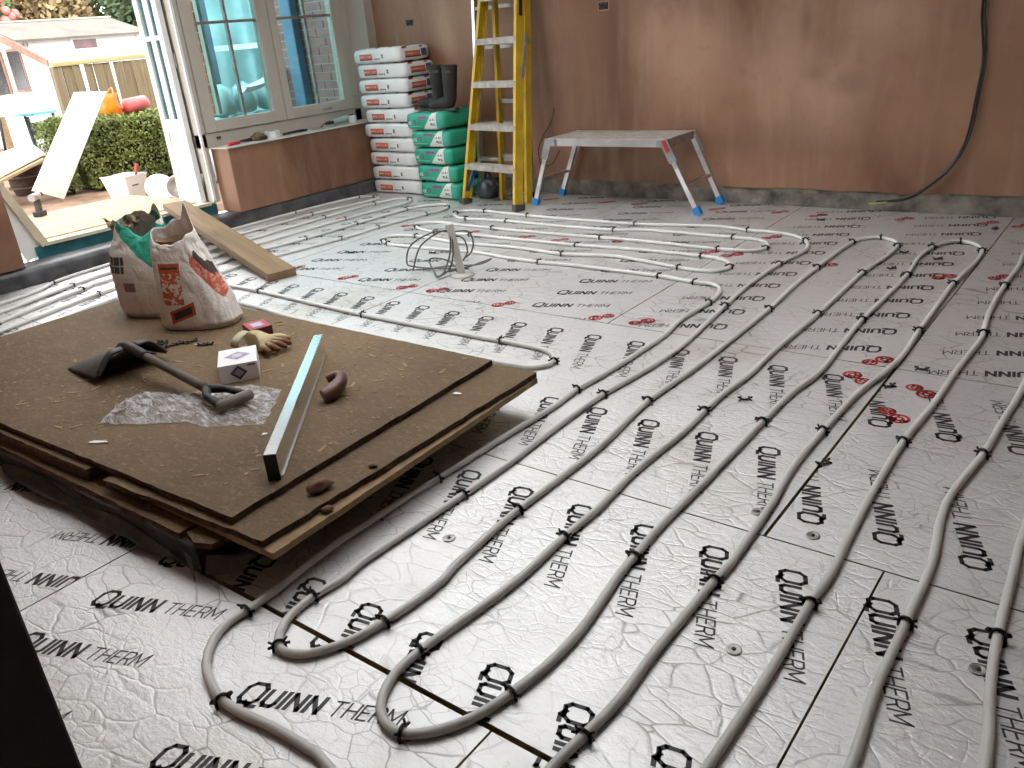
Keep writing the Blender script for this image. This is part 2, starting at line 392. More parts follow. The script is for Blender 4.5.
for bi, (x0, x1, y0, y1, ang, rx, ry, px, py) in enumerate(BOARDS):
    g = .0025
    gx0, gx1, gy0, gy1 = x0 + g, x1 - g, y0 + g, y1 - g
    if abs(y1 - .862) < 1e-4: gy1 -= .008
    if bi == 7: gx1 -= .004
    b = MB().box(gx0, gx1, gy0, gy1, -.10, 0).build('insulation_board', 'foil', floor)
    b.data.materials.append(MAT['board_core'])
    for p in b.data.polygons:
        if abs(p.normal.z) < .5: p.material_index = 1
    ca, sa = math.cos(math.radians(ang)), math.sin(math.radians(ang))
    mb = MB(); ml = MB()
    for i in range(-40, 40):
        for j in range(-14, 24):
            ox, oy = rx + i * px, ry + j * py
            if not (x0 - .45 < ox < x1 + .45 and y0 - .45 < oy < y1 + .45): continue
            if math.hypot(ox, oy) > 6.8 or ox > .6: continue
            if bi >= 12 and oy < .1: continue
            ox += .004 * math.sin(i * 5 + j * 3); oy += .004 * math.sin(i * 3 + j * 7)
            for quads, m in ((BOLD, mb), (LIGHT, ml)):
                for q in quads:
                    w = [(ox + ca * x - sa * y, oy + sa * x + ca * y) for x, y in q]
                    w = clip_poly(w, gx0, gx1, gy0, gy1)
                    if len(w) > 2: m.add([(x, y, .0005) for x, y in w], [tuple(range(len(w)))])
    if mb.f: mb.build('bold_lettering', 'ink', b)
    if ml.f: ml.build('thin_lettering', 'ink_light', b)
    for k, (sx, sy) in enumerate(RS):
        if not (x0 < sx < x1 and y0 < sy < y1): continue
        m = MB(); rr = random.Random(k)
        turn = math.radians(ang) + .5
        for s_, rad in ((-1, .033), (1, .028)):
            cx, cy = sx + s_ * .030 * math.cos(turn), sy + s_ * .030 * math.sin(turn)
            n = 18
            for r_in, r_out in ((.68, 1.0), (.22, .50)):
                for q in range(n):
                    a, c_ = 2 * PI * q / n, 2 * PI * (q + 1) / n
                    m.add([(cx + rad * r_ * math.cos(t), cy + rad * r_ * math.sin(t), .0007) for r_, t in ((r_in, a), (r_out, a), (r_out, c_), (r_in, c_))], [(0, 1, 2, 3)])
            for q in range(9):
                a = rr.random() * 2 * PI; d = rr.uniform(.14, .28)
                m.add([(cx + rad * r_ * math.cos(t), cy + rad * r_ * math.sin(t), .0007) for r_, t in ((.2, a - d), (.95, a - d), (.95, a + d), (.2, a + d))], [(0, 1, 2, 3)])
        m.build('red_stamp', 'red_ink', b)

# ---------------------------------------------------------------- room shell
XL, YB = -5.5, 5.33
CH = 2.62
SKY = [(-5.0, -3.1), (-3.0, -1.1)]; SY0, SY1 = 1.5, 4.1
m = MB()
m.box(-6.0, 2.0, -2.6, SY0, CH, CH + .2); m.box(-6.0, 2.0, SY1, 5.6, CH, CH + .2)
for a, b in ((-6.0, SKY[0][0]), (SKY[0][1], SKY[1][0]), (SKY[1][1], 2.0)): m.box(a, b, SY0, SY1, CH, CH + .2)
struct(m.build('ceiling', 'ceiling'))
for k, (a, b) in enumerate(SKY):
    rl = MB()
    for x in (a + .02, b - .02): rl.box(x - .03, x + .03, SY0, SY1, CH + .12, CH + .22)
    for y in (SY0 + .02, SY1 - .02): rl.box(a, b, y - .03, y + .03, CH + .12, CH + .22)
    rl = struct(rl.build('window_%d' % (k + 2), 'frame_grey'))
    MB().box(a + .05, b - .05, SY0 + .05, SY1 - .05, CH + .165, CH + .175).build('pane', 'roof_glass', rl)
# back wall with a ragged lower edge of plaster above a mortar strip
m = MB(); N = 150
def rag(x): return .108 + .010 * nz(x, 3.1, 0, 4) + .006 * nz(x, 7.7, 0, 19)
vs = []; fs = []
for i in range(N + 1):
    x = lerp(-5.9, 1.9, i / N); z = rag(x)
    vs += [(x, YB, z), (x, YB, CH), (x, YB + .03, z)]
for i in range(N): fs += [(i * 3, i * 3 + 3, i * 3 + 4, i * 3 + 1), (i * 3 + 2, i * 3 + 5, i * 3 + 3, i * 3)]
m.add(vs, fs)
m.box(-5.9, 1.9, YB + .10, YB + .25, -.1, CH)
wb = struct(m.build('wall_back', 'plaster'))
m = MB()
m.grid(lambda u, v: Vector((lerp(-5.5, 1.8, u), YB + .012 - .02 * (1 - v) + .012 * nz(u * 60, v * 3, 1.0), lerp(-.03, .135, v))), 260, 5, True)
m.build('mortar_strip', 'mortar_strip', wb)
# left wall: low wall below window, bit above, piece left of the doorway
m = MB()
m.box(-5.72, XL, 3.68, YB, .105, .575)
wl = struct(m.build('wall_left', 'plaster', bevel=.006))
MB().box(-5.95, XL, -.4, 2.085, .11, CH).build('pier', 'plaster', wl, bevel=.006)
MB().box(-5.95, XL, 2.085, YB, 2.15, CH).build('lintel', 'plaster', wl)
MB().box(-5.72, XL, 5.235, YB, .575, 2.15).build('window_reveal', 'frame_grey', wl)
MB().box(-5.735, -5.48, 3.66, YB, .575, .583).build('sill_top', 'trunking', wl)
# membrane upstand along the left wall
m = MB()
def memb(u, v):
    y = lerp(.2, 5.32, u); prof = [(-5.475, -.02), (-5.478, .05), (-5.49, .095), (-5.52, .108), (-5.60, .104), (-5.71, .10)]
    k = v * 5; i = min(4, int(k)); t = k - i
    x, z = lerp(prof[i][0], prof[i + 1][0], t), lerp(prof[i][1], prof[i + 1][1], t)
    return Vector((x + .006 * nz(y, z, 2, 9), y, z + .005 * nz(y, x, 5, 7)))
m.grid(memb, 200, 10)
struct(m.build('trim_1', 'membrane'))
m = MB()
m.box(1.76, 1.95, -2.6, 5.6, -.1, CH); struct(m.build('wall_right', 'plaster'))
m = MB(); m.box(-5.95, -1.02, .0, .22, -.1, CH); m.box(.95, 1.8, -.12, .1, -.1, CH); m.box(-1.2, .95, -.12, .1, 2.15, CH)
m.box(-2.2, 1.9, -2.6, -2.5, -.1, CH); m.box(-2.3, -2.2, -2.6, .0, -.1, CH)
struct(m.build('wall_front', 'plaster'))
m = MB(); m.box(-1.02, -.975, .10, .245, -.02, 2.1); m.box(-1.0, -.985, .02, .10, -.02, 2.1)
struct(m.build('trim_2', 'jamb_dark', bevel=.004))

# ---------------------------------------------------------------- window
WX = -5.715
win = MB()
Z0, Z1, ZT = .583, .685, 2.15
win.box(WX - .06, WX, 3.605, 5.235, Z0, Z1 - .002)          # frame sill
win.box(WX - .06, WX + .0, 3.605, 3.665, Z0 - .4, ZT)     # posts
win.box(WX - .06, WX, 4.375, 4.425, Z1, ZT); win.box(WX - .06, WX, 5.16, 5.235, Z0, ZT); win.box(WX - .06, WX, 3.605, 5.235, 2.09, ZT)
win = struct(win.build('window_1', 'frame_grey', bevel=.004))
MB().box(WX + .0, WX + .012, 3.605, 3.625, .2, ZT).build('post_bead', 'door_white', win)
for y0, y1, gl0, gl1 in ((3.668, 4.372, 3.762, 4.31), (4.428, 5.157, 4.495, 5.055)):
    sx0, sx1 = WX - .05, WX + .012
    sm = MB()
    sm.box(sx0, sx1, y0, gl0, Z1, 2.088); sm.box(sx0, sx1, gl1, y1, Z1, 2.088); sm.box(sx0, sx1, gl0, gl1, Z1, .768); sm.box(sx0, sx1, gl0, gl1, 2.02, 2.088)
    sash = sm.build('sash', 'frame_grey', win, bevel=.004)
    mid = (gl0 + gl1) / 2 + .012
    MB().box(WX - .03, WX - .004, mid - .011, mid + .011, .768, 2.02).build('glazing_bar', 'alu_dull', sash)
    for a, b in ((gl0, mid - .011), (mid + .011, gl1)):
        MB().box(WX - .03, WX - .004, a, b, 1.422, 1.442).build('glazing_bar', 'alu_dull', sash)
        for za, zb in ((.768, 1.422), (1.442, 2.02)): MB().box(WX - .019, WX - .014, a, b, za, zb).build('pane', 'glass', sash)
MB().box(WX + .004, WX + .014, 4.80, 4.90, .708, .724).build('stay', 'alu_dull', win)
MB().box(WX - .002, WX + .012, 3.75, 3.78, .635, .65).build('peg', 'steel_dark', win)
MB().lathe([(.03, 0), (.03, .004), (.02, .006)], 12, Matrix.Translation((WX + .001, 5.19, .76)) @ Matrix.Rotation(PI / 2, 4, 'Y')).build('paint_patch', 'trunking', win)

# ---------------------------------------------------------------- doorway frame and open leaf
df = MB(); DX = -5.75
df.box(DX - .10, DX + .005, 2.34, 3.605, .165, .187)
df = struct(df.build('trim_3', 'cream_timber', bevel=.003))
MB().box(DX - .09, DX - .02, 2.28, 3.66, .05, .165).build('threshold_board', 'teal', df)
MB().bar((DX - .03, 2.345, .17), (DX - .03, 2.10, .78), .05, .05).build('frame_post', 'cream_timber', df)
MB().bar((DX - .06, 2.27, .10), (DX - .06, 2.02, .95), .05, .12).build('frame_post', 'door_white', df)
MB().box(DX - .10, DX - .02, 2.085, 2.16, .75, 2.15).build('frame_post', 'cream_timber', df)
MB().box(DX - .10, DX - .02, 2.085, 3.605, 2.09, 2.15).build('frame_head', 'cream_timber', df)
MB().box(-6.0, -5.775, 3.61, 3.66, .05, ZT).build('frame_jamb', 'alu_dull', df)
leaf = MB(); ly0, ly1 = 3.555, 3.60; LX0, LX1 = -6.09, -5.80
for a, b in ((LX0, LX0 + .055), (LX1 - .055, LX1)): leaf.box(a, b, ly0, ly1, .19, 2.08)
leaf.box(LX0 + .055, LX1 - .055, ly0, ly1, 2.0, 2.08); leaf.box(LX0 + .055, LX1 - .055, ly0, ly1, .19, .30); leaf.box(LX0 + .055, LX1 - .055, ly0, ly1, .70, .80)
leaf = struct(leaf.build('door_1', 'door_white', bevel=.003))
MB().box(LX0 + .055, LX1 - .055, ly0 + .012, ly1 - .012, .30, .70).build('door_panel', 'door_white', leaf)
mx = (LX0 + LX1) / 2
MB().box(mx - .028, mx + .028, ly0 + .006, ly1 - .006, .80, 2.0).build('glazing_bar', 'door_white', leaf)
for z in (1.36,): 
    for a, b in ((LX0 + .055, mx - .028), (mx + .028, LX1 - .055)): MB().box(a, b, ly0 + .006, ly1 - .006, z - .015, z + .015).build('glazing_bar', 'door_white', leaf)
for a, b in ((LX0 + .055, mx - .028), (mx + .028, LX1 - .055)):
    for za, zb in ((.80, 1.345), (1.375, 2.0)): MB().box(a, b, 3.575, 3.58, za, zb).build('pane', 'glass', leaf)
for z in (.35, 1.2, 1.9): MB().cyl((-5.79, 3.605, z - .05), (-5.79, 3.605, z + .05), .011).build('hinge', 'alu_dull', leaf)
for z, h, mt in ((.30, .10, 'blue_brace'), (.45, .06, 'white_label'), (.62, .12, 'blue_brace'), (.85, .05, 'white_label'), (.93, .05, 'blue_brace')):
    MB().box(-5.86, -5.84, 3.6605, 3.663, z, z + h).build('packing_tape', mt, df)

# ---------------------------------------------------------------- heating pipes with clips
P1 = [(-1.019,0.617),(-1.09,0.624),(-1.184,0.621),(-1.259,0.611),(-1.339,0.608),(-1.412,0.628),(-1.467,0.655),(-1.519,0.707),(-1.542,0.762),(-1.542,0.814),(-1.544,0.9),(-1.559,1.018),(-1.567,1.126),(-1.564,1.281),(-1.564,1.402),(-1.557,1.513),(-1.551,1.681),(-1.544,1.857),(-1.532,2.054),(-1.539,2.236),(-1.523,2.415),(-1.515,2.658),(-1.514,2.847),(-1.538,3.056),(-1.529,3.3),(-1.535,3.399),(-1.56,3.486),(-1.598,3.538),(-1.65,3.561),(-1.726,3.557),(-1.934,3.587),(-2.186,3.598),(-2.503,3.604),(-2.68,3.593),(-2.92,3.608),(-3.159,3.641),(-3.383,3.626),(-3.644,3.614),(-3.852,3.61),(-3.975,3.663),(-4.042,3.744),(-4.007,3.802),(-3.849,3.84),(-3.66,3.817),(-3.45,3.792),(-2.98,3.808),(-2.649,3.78),(-2.359,3.835),(-2.157,3.81),(-1.91,3.757),(-1.785,3.745),(-1.716,3.761),(-1.676,3.813),(-1.688,3.896),(-1.767,3.967),(-1.898,3.994),(-2.296,4.001),(-2.684,3.978),(-3.108,3.979),(-3.505,3.985),(-3.797,3.969),(-3.96,4.007),(-4.063,4.066),(-4.095,4.14),(-3.966,4.208),(-3.826,4.196),(-3.477,4.179),(-3.052,4.167),(-2.638,4.178),(-2.263,4.174),(-1.876,4.152),(-1.741,4.165),(-1.651,4.216),(-1.656,4.313),(-1.737,4.401),(-1.903,4.412),(-2.036,4.415),(-2.465,4.424),(-2.66,4.366),(-3.05,4.361),(-3.512,4.376),(-3.849,4.352),(-3.952,4.379),(-4.033,4.443),(-4.069,4.52),(-4.029,4.565),(-3.876,4.597),(-3.468,4.558),(-3.015,4.545),(-2.61,4.545),(-2.134,4.628),(-1.891,4.596),(-1.692,4.582),(-1.554,4.517),(-1.47,4.402),(-1.44,4.255),(-1.469,3.984),(-1.469,3.588),(-1.444,3.282),(-1.402,2.853),(-1.396,2.655),(-1.408,2.47),(-1.433,2.24),(-1.435,1.987),(-1.425,1.691),(-1.429,1.477),(-1.436,1.297),(-1.443,1.091),(-1.434,1.03),(-1.443,0.938),(-1.437,0.867),(-1.409,0.809),(-1.372,0.778),(-1.34,0.774),(-1.296,0.795),(-1.262,0.844),(-1.239,0.898),(-1.227,0.96),(-1.215,1.058),(-1.215,1.16),(-1.227,1.214),(-1.242,1.455),(-1.24,1.661),(-1.239,1.903),(-1.268,2.263),(-1.255,2.539),(-1.252,2.861),(-1.258,3.315),(-1.277,3.679),(-1.28,4.013),(-1.278,4.248),(-1.269,4.505),(-1.229,4.607),(-1.161,4.64),(-1.082,4.587),(-1.04,4.493),(-1.037,4.262),(-1.061,3.966),(-1.054,3.331),(-1.062,2.877),(-1.056,2.614),(-1.068,2.435),(-1.067,2.277),(-1.06,2.118),(-1.07,1.836),(-1.058,1.61),(-1.061,1.445),(-1.057,1.258),(-1.066,1.139),(-1.078,1.039),(-1.09,0.934),(-1.088,0.856),(-1.065,0.796),(-1.034,0.762),(-0.996,0.746),(-0.963,0.749),(-0.926,0.772),(-0.889,0.82),(-0.865,0.873),(-0.849,0.94),(-0.834,1.031),(-0.831,1.148),(-0.845,1.272),(-0.86,1.375),(-0.865,1.459),(-0.874,1.618),(-0.872,1.88),(-0.875,2.285),(-0.871,2.542),(-0.849,2.744),(-0.866,3.082),(-0.876,3.326),(-0.87,3.719),(-0.873,4.001),(-0.895,4.311),(-0.881,4.514),(-0.844,4.631),(-0.784,4.682),(-0.706,4.634),(-0.657,4.519),(-0.646,4.305),(-0.666,3.932),(-0.659,3.621),(-0.653,3.285),(-0.643,3.016),(-0.655,2.837),(-0.684,2.626),(-0.694,2.309),(-0.693,2.057),(-0.671,1.829),(-0.657,1.558),(-0.662,1.47),(-0.665,1.196),(-0.66,1.036),(-0.67,0.928),(-0.679,0.837)]
P3 = [(-0.452,0.984),(-0.449,1.118),(-0.448,1.313),(-0.453,1.502),(-0.448,1.619),(-0.459,1.804),(-0.47,2.055),(-0.474,2.344),(-0.459,2.639),(-0.454,2.952),(-0.44,3.274),(-0.448,3.387),(-0.468,3.632),(-0.474,4.006),(-0.467,4.28),(-0.479,4.502)]
P4 = [(-0.249,2.894),(-0.259,2.641),(-0.271,2.367),(-0.297,2.123),(-0.294,1.974),(-0.27,1.776),(-0.267,1.538),(-0.265,1.315),(-0.25,1.114)]
P5 = [(-0.066,1.234),(-0.092,1.431),(-0.106,1.592),(-0.115,1.841),(-0.12,1.992)]
CL = [(-5.414,4.125),(-5.183,4.114),(-4.972,4.067),(-4.77,4.072),(-4.546,3.989),(-5.344,4.724),(-5.23,4.77),(-4.964,4.575),(-4.844,4.739),(-4.489,4.456),(-4.285,4.614),(-4.21,4.375),(-4.27,3.945),(-4.29,3.604),(-4.556,3.534),(-4.619,3.133),(-4.791,3.181),(-4.276,2.622),(-3.819,2.548),(-3.804,2.36),(-2.96,2.493),(-3.978,3.69),(-3.875,3.615),(-3.849,3.84),(-4.022,4.033),(-3.8,3.968),(-3.876,4.597),(-3.468,4.558),(-2.624,4.569),(-3.844,4.345),(-3.516,4.375),(-2.653,4.355),(-3.477,4.179),(-2.638,4.178),(-3.498,3.976),(-2.674,3.969),(-1.889,3.976),(-2.649,3.78),(-1.906,3.749),(-2.677,3.594),(-1.934,3.587),(-1.723,3.55),(-2.097,2.49),(-1.75,2.439),(-4.033,4.506),(-1.888,4.597),(-1.897,4.398),(-1.516,4.471),(-1.653,4.248),(-1.876,4.152),(-1.686,3.848),(-1.526,3.301),(-1.444,3.282),(-1.476,3.981),(-1.262,3.314),(-1.278,3.986),(-1.262,4.508),(-1.154,4.631),(-1.061,3.966),(-1.054,3.331),(-0.874,3.327),(-1.045,4.502),(-0.879,4.505),(-0.78,4.662),(-0.657,4.519),(-0.664,3.932),(-0.879,3.999),(-0.653,3.285),(-0.474,3.99),(-0.444,3.336),(-1.54,2.24),(-1.432,2.245),(-1.268,2.263),(-1.066,2.278),(-0.875,2.285),(-1.242,1.478),(-1.061,1.445),(-0.867,1.461),(-1.547,1.508),(-1.427,1.475),(-0.692,2.31),(-0.473,2.345),(-0.272,2.376),(-1.541,0.81),(-1.339,0.608),(-1.44,0.936),(-1.366,0.773),(-1.226,0.961),(-1.086,0.927),(-0.967,0.747),(-0.861,0.937),(-0.674,0.933),(-0.659,1.482),(-0.46,1.498),(-0.267,1.54),(-0.106,1.589),(-5.306,2.174),(-5.105,2.175),(-4.945,2.153),(-4.733,2.155)]
main = [(-.2, .48), (-.6, .52)] + P1 + [(-.675, .70), (-.65, .60), (-.57, .555), (-.49, .60), (-.455, .75)] + P3 + [(-.47, 4.62), (-.42, 4.72), (-.34, 4.74), (-.27, 4.66), (-.25, 4.4), (-.25, 3.6)] + P4 + [(-.25, .85), (-.22, .74), (-.15, .70), (-.09, .76), (-.068, .95)] + P5 + [(-.12, 2.6), (-.11, 4.5)]
left = [(-5.15, 1.2), (-5.22, 1.92), (-5.37, 2.2), (-5.43, 2.55), (-5.455, 3.0), (-5.46, 3.41), (-5.455, 4.16), (-5.40, 4.70), (-5.32, 4.80), (-5.20, 4.79), (-5.13, 4.68), (-5.235, 4.15), (-5.245, 3.33), (-5.22, 2.9), (-5.20, 2.42), (-5.15, 2.195), (-4.99, 1.68), (-4.93, 1.35), (-4.85, 1.24), (-4.76, 1.34),
        (-4.80, 1.6), (-4.99, 2.17), (-5.015, 2.32), (-5.013, 3.25), (-5.03, 4.12), (-5.0, 4.62), (-4.93, 4.79), (-4.82, 4.79), (-4.74, 4.66), (-4.81, 4.11), (-4.83, 3.21), (-4.80, 2.6), (-4.776, 2.17), (-4.61, 1.525), (-4.56, 1.3), (-4.48, 1.22), (-4.40, 1.32),
        (-4.45, 1.6), (-4.60, 2.3), (-4.64, 2.8), (-4.655, 3.16), (-4.60, 3.57), (-4.585, 4.02), (-4.55, 4.50), (-4.42, 4.69), (-4.31, 4.68), (-4.24, 4.56), (-4.26, 4.41), (-4.325, 3.99), (-4.335, 3.64), (-4.42, 3.07), (-4.43, 2.80), (-4.39, 2.68), (-4.30, 2.60), (-4.14, 2.568), (-3.85, 2.571), (-2.99, 2.518), (-2.354, 2.512), (-1.98, 2.515), (-1.83, 2.49), (-1.765, 2.42), (-1.79, 2.35), (-1.9, 2.32), (-2.4, 2.32), (-3.2, 2.335), (-3.6, 2.376), (-3.9, 2.375), (-4.15, 2.33), (-4.30, 2.1), (-4.33, 1.5)]
def clip_mesh():
    m = MB(); R = .0135
    arc = [(R * math.cos(a), 0, .003 + max(0, R * math.sin(a))) for a in [PI * k / 8 for k in range(9)]]
    m.tube([(R, 0, -.01)] + arc + [(-R, 0, -.01)], .0038, 6)
    for s in (-1, 1): m.tube([(s * R, 0, .004), (s * (R + .010), .005, .006)], .0035, 5); m.tube([(s * R, 0, .012), (s * (R + .007), -.005, .016)], .003, 5)
    return m.mesh('pipe_clip')
CLIP = clip_mesh(); CLIP.materials.append(MAT['clip'])
RP = .0102
pipes = []
for nm, pts, lab in (('heating_pipe', main, 'long grey white heating pipe snaking in loops across the open foil floor'), ('heating_pipe', left, 'white heating pipe looping beside the left wall and passing under the plank')):
    cu = catmull([(x, y, .0115) for x, y in pts], .03)
    t = thing(nm, lab, 'pipe', (0, 0, 0), 0, 'underfloor heating pipes')
    MB().tube(cu, RP, 10).build('pipe_run', 'pipe', t)
    pipes.append((t, cu))
for x, y in CL:
    best = None
    for t, cu in pipes:
        for i in range(1, len(cu) - 1):
            d = (cu[i].x - x) ** 2 + (cu[i].y - y) ** 2
            if best is None or d < best[0]: best = (d, t, cu[i], cu[i + 1] - cu[i - 1])
    d, t, p, tg = best
    if d > .15 ** 2: continue
    o = bpy.data.objects.new('pipe_clip', CLIP); C.objects.link(o); o.parent = t
    o.location = (p.x, p.y, .0105); o.rotation_euler = (0, 0, math.atan2(tg.y, tg.x) - PI / 2 + random.uniform(-.25, .25))

# ---------------------------------------------------------------- stack of sheets with black wrapped base
def sheet(name, label, corners, z0, z1, mat='chipboard', edge='chip_edge', rag_=.004, cat='sheet'):
    poly = []
    cs = [Vector((*c, 0)) for c in corners]
    for i in range(len(cs)):
        a, b = cs[i], cs[(i + 1) % len(cs)]; n = max(3, int((b - a).length / .035))
        nr = (b - a).normalized().cross(Vector((0, 0, 1)))
        for k in range(n):
            p = a.lerp(b, k / n) + nr * rag_ * nz(a.x + k * .7, a.y + k * .4, z0 * 50)
            poly.append((p.x, p.y))
    c = Vector((sum(p[0] for p in poly) / len(poly), sum(p[1] for p in poly) / len(poly)))
    o = MB().prism([(x - c.x, y - c.y) for x, y in poly], z1 - z0).build(name, mat)
    o.location = (c.x, c.y, z0); o.data.materials.append(MAT[edge])
    for p in o.data.polygons:
        if abs(p.normal.z) < .5: p.material_index = 1
    return tag(o, label, cat)
blk = thing('wrapped_pallet', 'low block wrapped in black polythene under the chipboard sheets', 'wrapped block', (-2.9, 1.43, 0))
m = MB()
bl, bf = 1.12, -.578     # half extents: right edge, front edge (local)
def wrap(u, v):
    x = lerp(-1.1, bl, u)
    bulge = .016 * nz(x * 3, v * 2, 0.5, 1.6) + .008 * nz(x, v, 3, 11)
    return Vector((x, bf + .008 + bulge * (1 - .6 * v), lerp(.0, .085, v)))
m.grid(wrap, 90, 8)
def wrap2(u, v):
    y = lerp(bf, .55, u); b = .012 * nz(y * 4, v * 2, 9.5, 1.5)
    return Vector((bl + b * (1 - v), y, lerp(.0, .085, v)))
m.grid(wrap2, 50, 6)
m.box(-1.1, bl - .01, bf + .02, .56, .0, .084)
m.build('wrapping', 'polythene_black', blk)
for x0, x1, dep, hh, ph in ((-.55, -.02, .05, .06, 0), (-.08, .55, .05, .05, 2), (.45, 1.05, .035, .045, 4), (-1.1, -.62, .035, .05, 6)):
    m = MB()
    def fold(u, v):
        x = lerp(x0, x1, u); e = math.sin(PI * u)
        y = bf - .004 - dep * e * v * (1 + .4 * nz(x, ph, 0, 6)) ; z = .004 + .05 * (1 - v) * e + hh * e * v * .55 * (1 + .5 * nz(x, ph + 3, 0, 8)) * (v)
        return Vector((x, y, z + .003))
    m.grid(fold, 30, 8); m.build('polythene_fold', 'polythene_black', blk, solid=.0015)
m = MB(); m.add([(bl - .06, bf - .004, .055), (bl + .0, bf - .016, .058), (bl + .012, bf - .03, .003), (bl - .03, bf - .012, .012)], [(0, 1, 2, 3)])
m.add([(bl + .005, bf + .02, .05), (bl + .10, bf + .09, .045), (bl + .06, bf + .035, .004), (bl + .012, bf + .0, .004)], [(0, 1, 2, 3)])
m.build('polythene_flap', 'polythene_black', blk, solid=.002)
sheet('chipboard_sheet', 'lowest narrow chipboard sheet lying directly on the black wrapped block', [(-3.95, .825), (-1.846, .852), (-1.87, 1.9), (-3.95, 1.9)], .086, .105)
sheet('chipboard_offcut', 'small chipboard offcut on the front corner of the black wrapped block', [(-1.832, .868), (-1.775, .850), (-1.725, .868), (-1.715, .95), (-1.825, .99)], .087, .104, rag_=.008)
sheet('plywood_sheet', 'pale plywood sheet third from top, its light edge jutting out right', [(-2.15, .895), (-1.522, .905), (-1.566, 2.045), (-2.15, 2.04)], .107, .125, 'pale_board', 'pale_board', .002)
sheet('chipboard_sheet', 'second chipboard sheet, overhanging on the right below the top sheet', [(-2.235, .868), (-1.56, .908), (-1.570, 2.047), (-2.235, 2.03)], .127, .145, rag_=.006)
sheet('chipboard_strip', 'short chipboard piece with a splintered end under the left front edge', [(-3.95, .825), (-2.345, .873), (-2.36, 1.9), (-3.95, 1.9)], .107, .145, rag_=.007)
sheet('chipboard_sheet', 'large topmost chipboard sheet with the bags, spade and boxes on it', [(-3.93, .84), (-1.691, .918), (-1.747, 2.03), (-3.95, 2.05)], .147, .165, rag_=.004)
ZS = .1655
# splinters and crumbs on the sheets
m = MB(); rr = random.Random(3)
for k in range(420):
    x, y = rr.uniform(-3.3, -1.75), rr.uniform(.95, 2.0)
    if abs((x + 2.057) * .746 + (y - 1.445) * .666) < .06 or (x < -2.9 and y > 1.5) or (-2.7 < x < -2.0 and 1.03 < y < 1.52): continue
    s = rr.choice((.002, .003, .004, .005)); a = rr.random() * PI; L = s * rr.choice((1, 1.5, 4))
    m.box(-L, L, -s, s, 0, .0015, Matrix.Translation((x, y, ZS)) @ Matrix.Rotation(a, 4, 'Z'))
tag(m.build('wood_crumbs', 'pale_board'), 'pale wood crumbs and splinters scattered over the top chipboard sheet', 'debris', kind='stuff')
for x, y, z, L, a, lab in ((-2.935, 1.648, ZS, .05, .6, 'white splinter of wood beside the black clip strip'), (-2.44, .968, ZS, .07, .5, 'long pale splinter near the left front edge of the top sheet'), (-1.694, 1.782, .146, .035, .2, 'pale curled shaving on the second sheet by its right edge'), (-2.002, 1.257, ZS, .018, .9, 'small cream crumb below the plastic sheet')):
    o = MB().prism([(-L / 2, -.004), (-.1 * L, -.008), (L / 2, -.002), (L * .3, .006), (-.3 * L, .008)], .004).build('wood_splinter', 'white_board')
    o.location = (x, y, z); o.rotation_euler = (0, 0, a); tag(o, lab, 'splinter', 'splinters on the sheets')
for x, y, L, a, lab in ((-1.62, 1.14, .075, 1.2, 'long clay clod on the second sheet near its right edge'), (-1.585, 1.30, .03, .4, 'lumpy clay clod on the right edge of the second sheet'), (-1.548, 1.10, .04, 1.3, 'flat clay clod on the pale plywood edge')):
    m = MB(); m.lathe([(.15 * L, 0), (.5 * L, .15 * L), (.42 * L, .3 * L), (.2 * L, .4 * L)], 10)
    for p in m.v: p.y *= .5; p += Vector((nz(p.x, p.y, p.z, 60), nz(p.y, p.x, p.z + 5, 60), 0)) * L * .15
    o = m.build('clay_clod', plain('clay_' + str(L), (.24, .13, .085), .95, var=.25)); o.location = (x, y, .1455 if x < -1.56 else .126); o.rotation_euler = (0, 0, a); tag(o, lab, 'clod', 'clods on the sheets')

# ---------------------------------------------------------------- aluminium straight edge
a = Vector((-1.742, 1.092, 0)); b = Vector((-2.372, 1.798, 0)); L = (b - a).length
se = thing('straight_edge', 'bright aluminium box section straight edge lying diagonally on the chipboard', 'straight edge', (a.x, a.y, ZS), math.atan2(b.y - a.y, b.x - a.x))
m = MB(); w = .034; h = .078
m.box(0.004, L, -w / 2, w / 2, 0, h); m.build('box_section', 'alu_bright', se, bevel=.002)
MB().box(0, .0035, -w / 2, w / 2, .001, h - .0005).build('end_cap', 'black_plastic', se, label='black plastic end cap')
MB().box(.02, L - .02, -w / 2 - .004, -w / 2, 0.0, .004).build('edge_lip', 'alu', se)

# ---------------------------------------------------------------- spade
sp = thing('spade', 'dark dirty spade lying face down with its grip on the plastic sheet', 'spade', (-2.95, 1.40, ZS))
soc = Vector((.03, -.045, .10)); end = Vector((.545, -.065, .040))
ax = (soc - end); ax.z = 0; ax.normalize(); sd = Vector((-ax.y, ax.x, 0))
def blade(u, v):
    s_ = lerp(-1, 1, u); wd = .140 * (1 - .10 * v)
    arch = (1 - abs(s_) ** 1.7)
    z = lerp(.022 + .080 * arch, .004 + .012 * arch, v)
    tread = .018 * math.exp(-((abs(s_) - .55) / .25) ** 2) * max(0, 1 - v * 7)
    off = v * .27 - .012 * math.sin(PI * abs(s_)) * (1 - v)
    p = soc + ax * off + sd * s_ * wd; return Vector((p.x, p.y, z + tread))
MB().grid(blade, 28, 16).build('blade', 'steel_dark', sp, solid=.004)
def tread(s0):
    def f(u, v):
        s_ = lerp(s0[0], s0[1], u); p = soc - ax * (.004 + .026 * math.sin(v * PI)) + sd * s_ * .140
        arch = 1 - abs(s_) ** 1.7
        return Vector((p.x, p.y, .036 + .075 * arch + .018 * math.exp(-((abs(s_) - .55) / .25) ** 2) - .014 * (1 - math.cos(v * PI)) * .5))
    return f
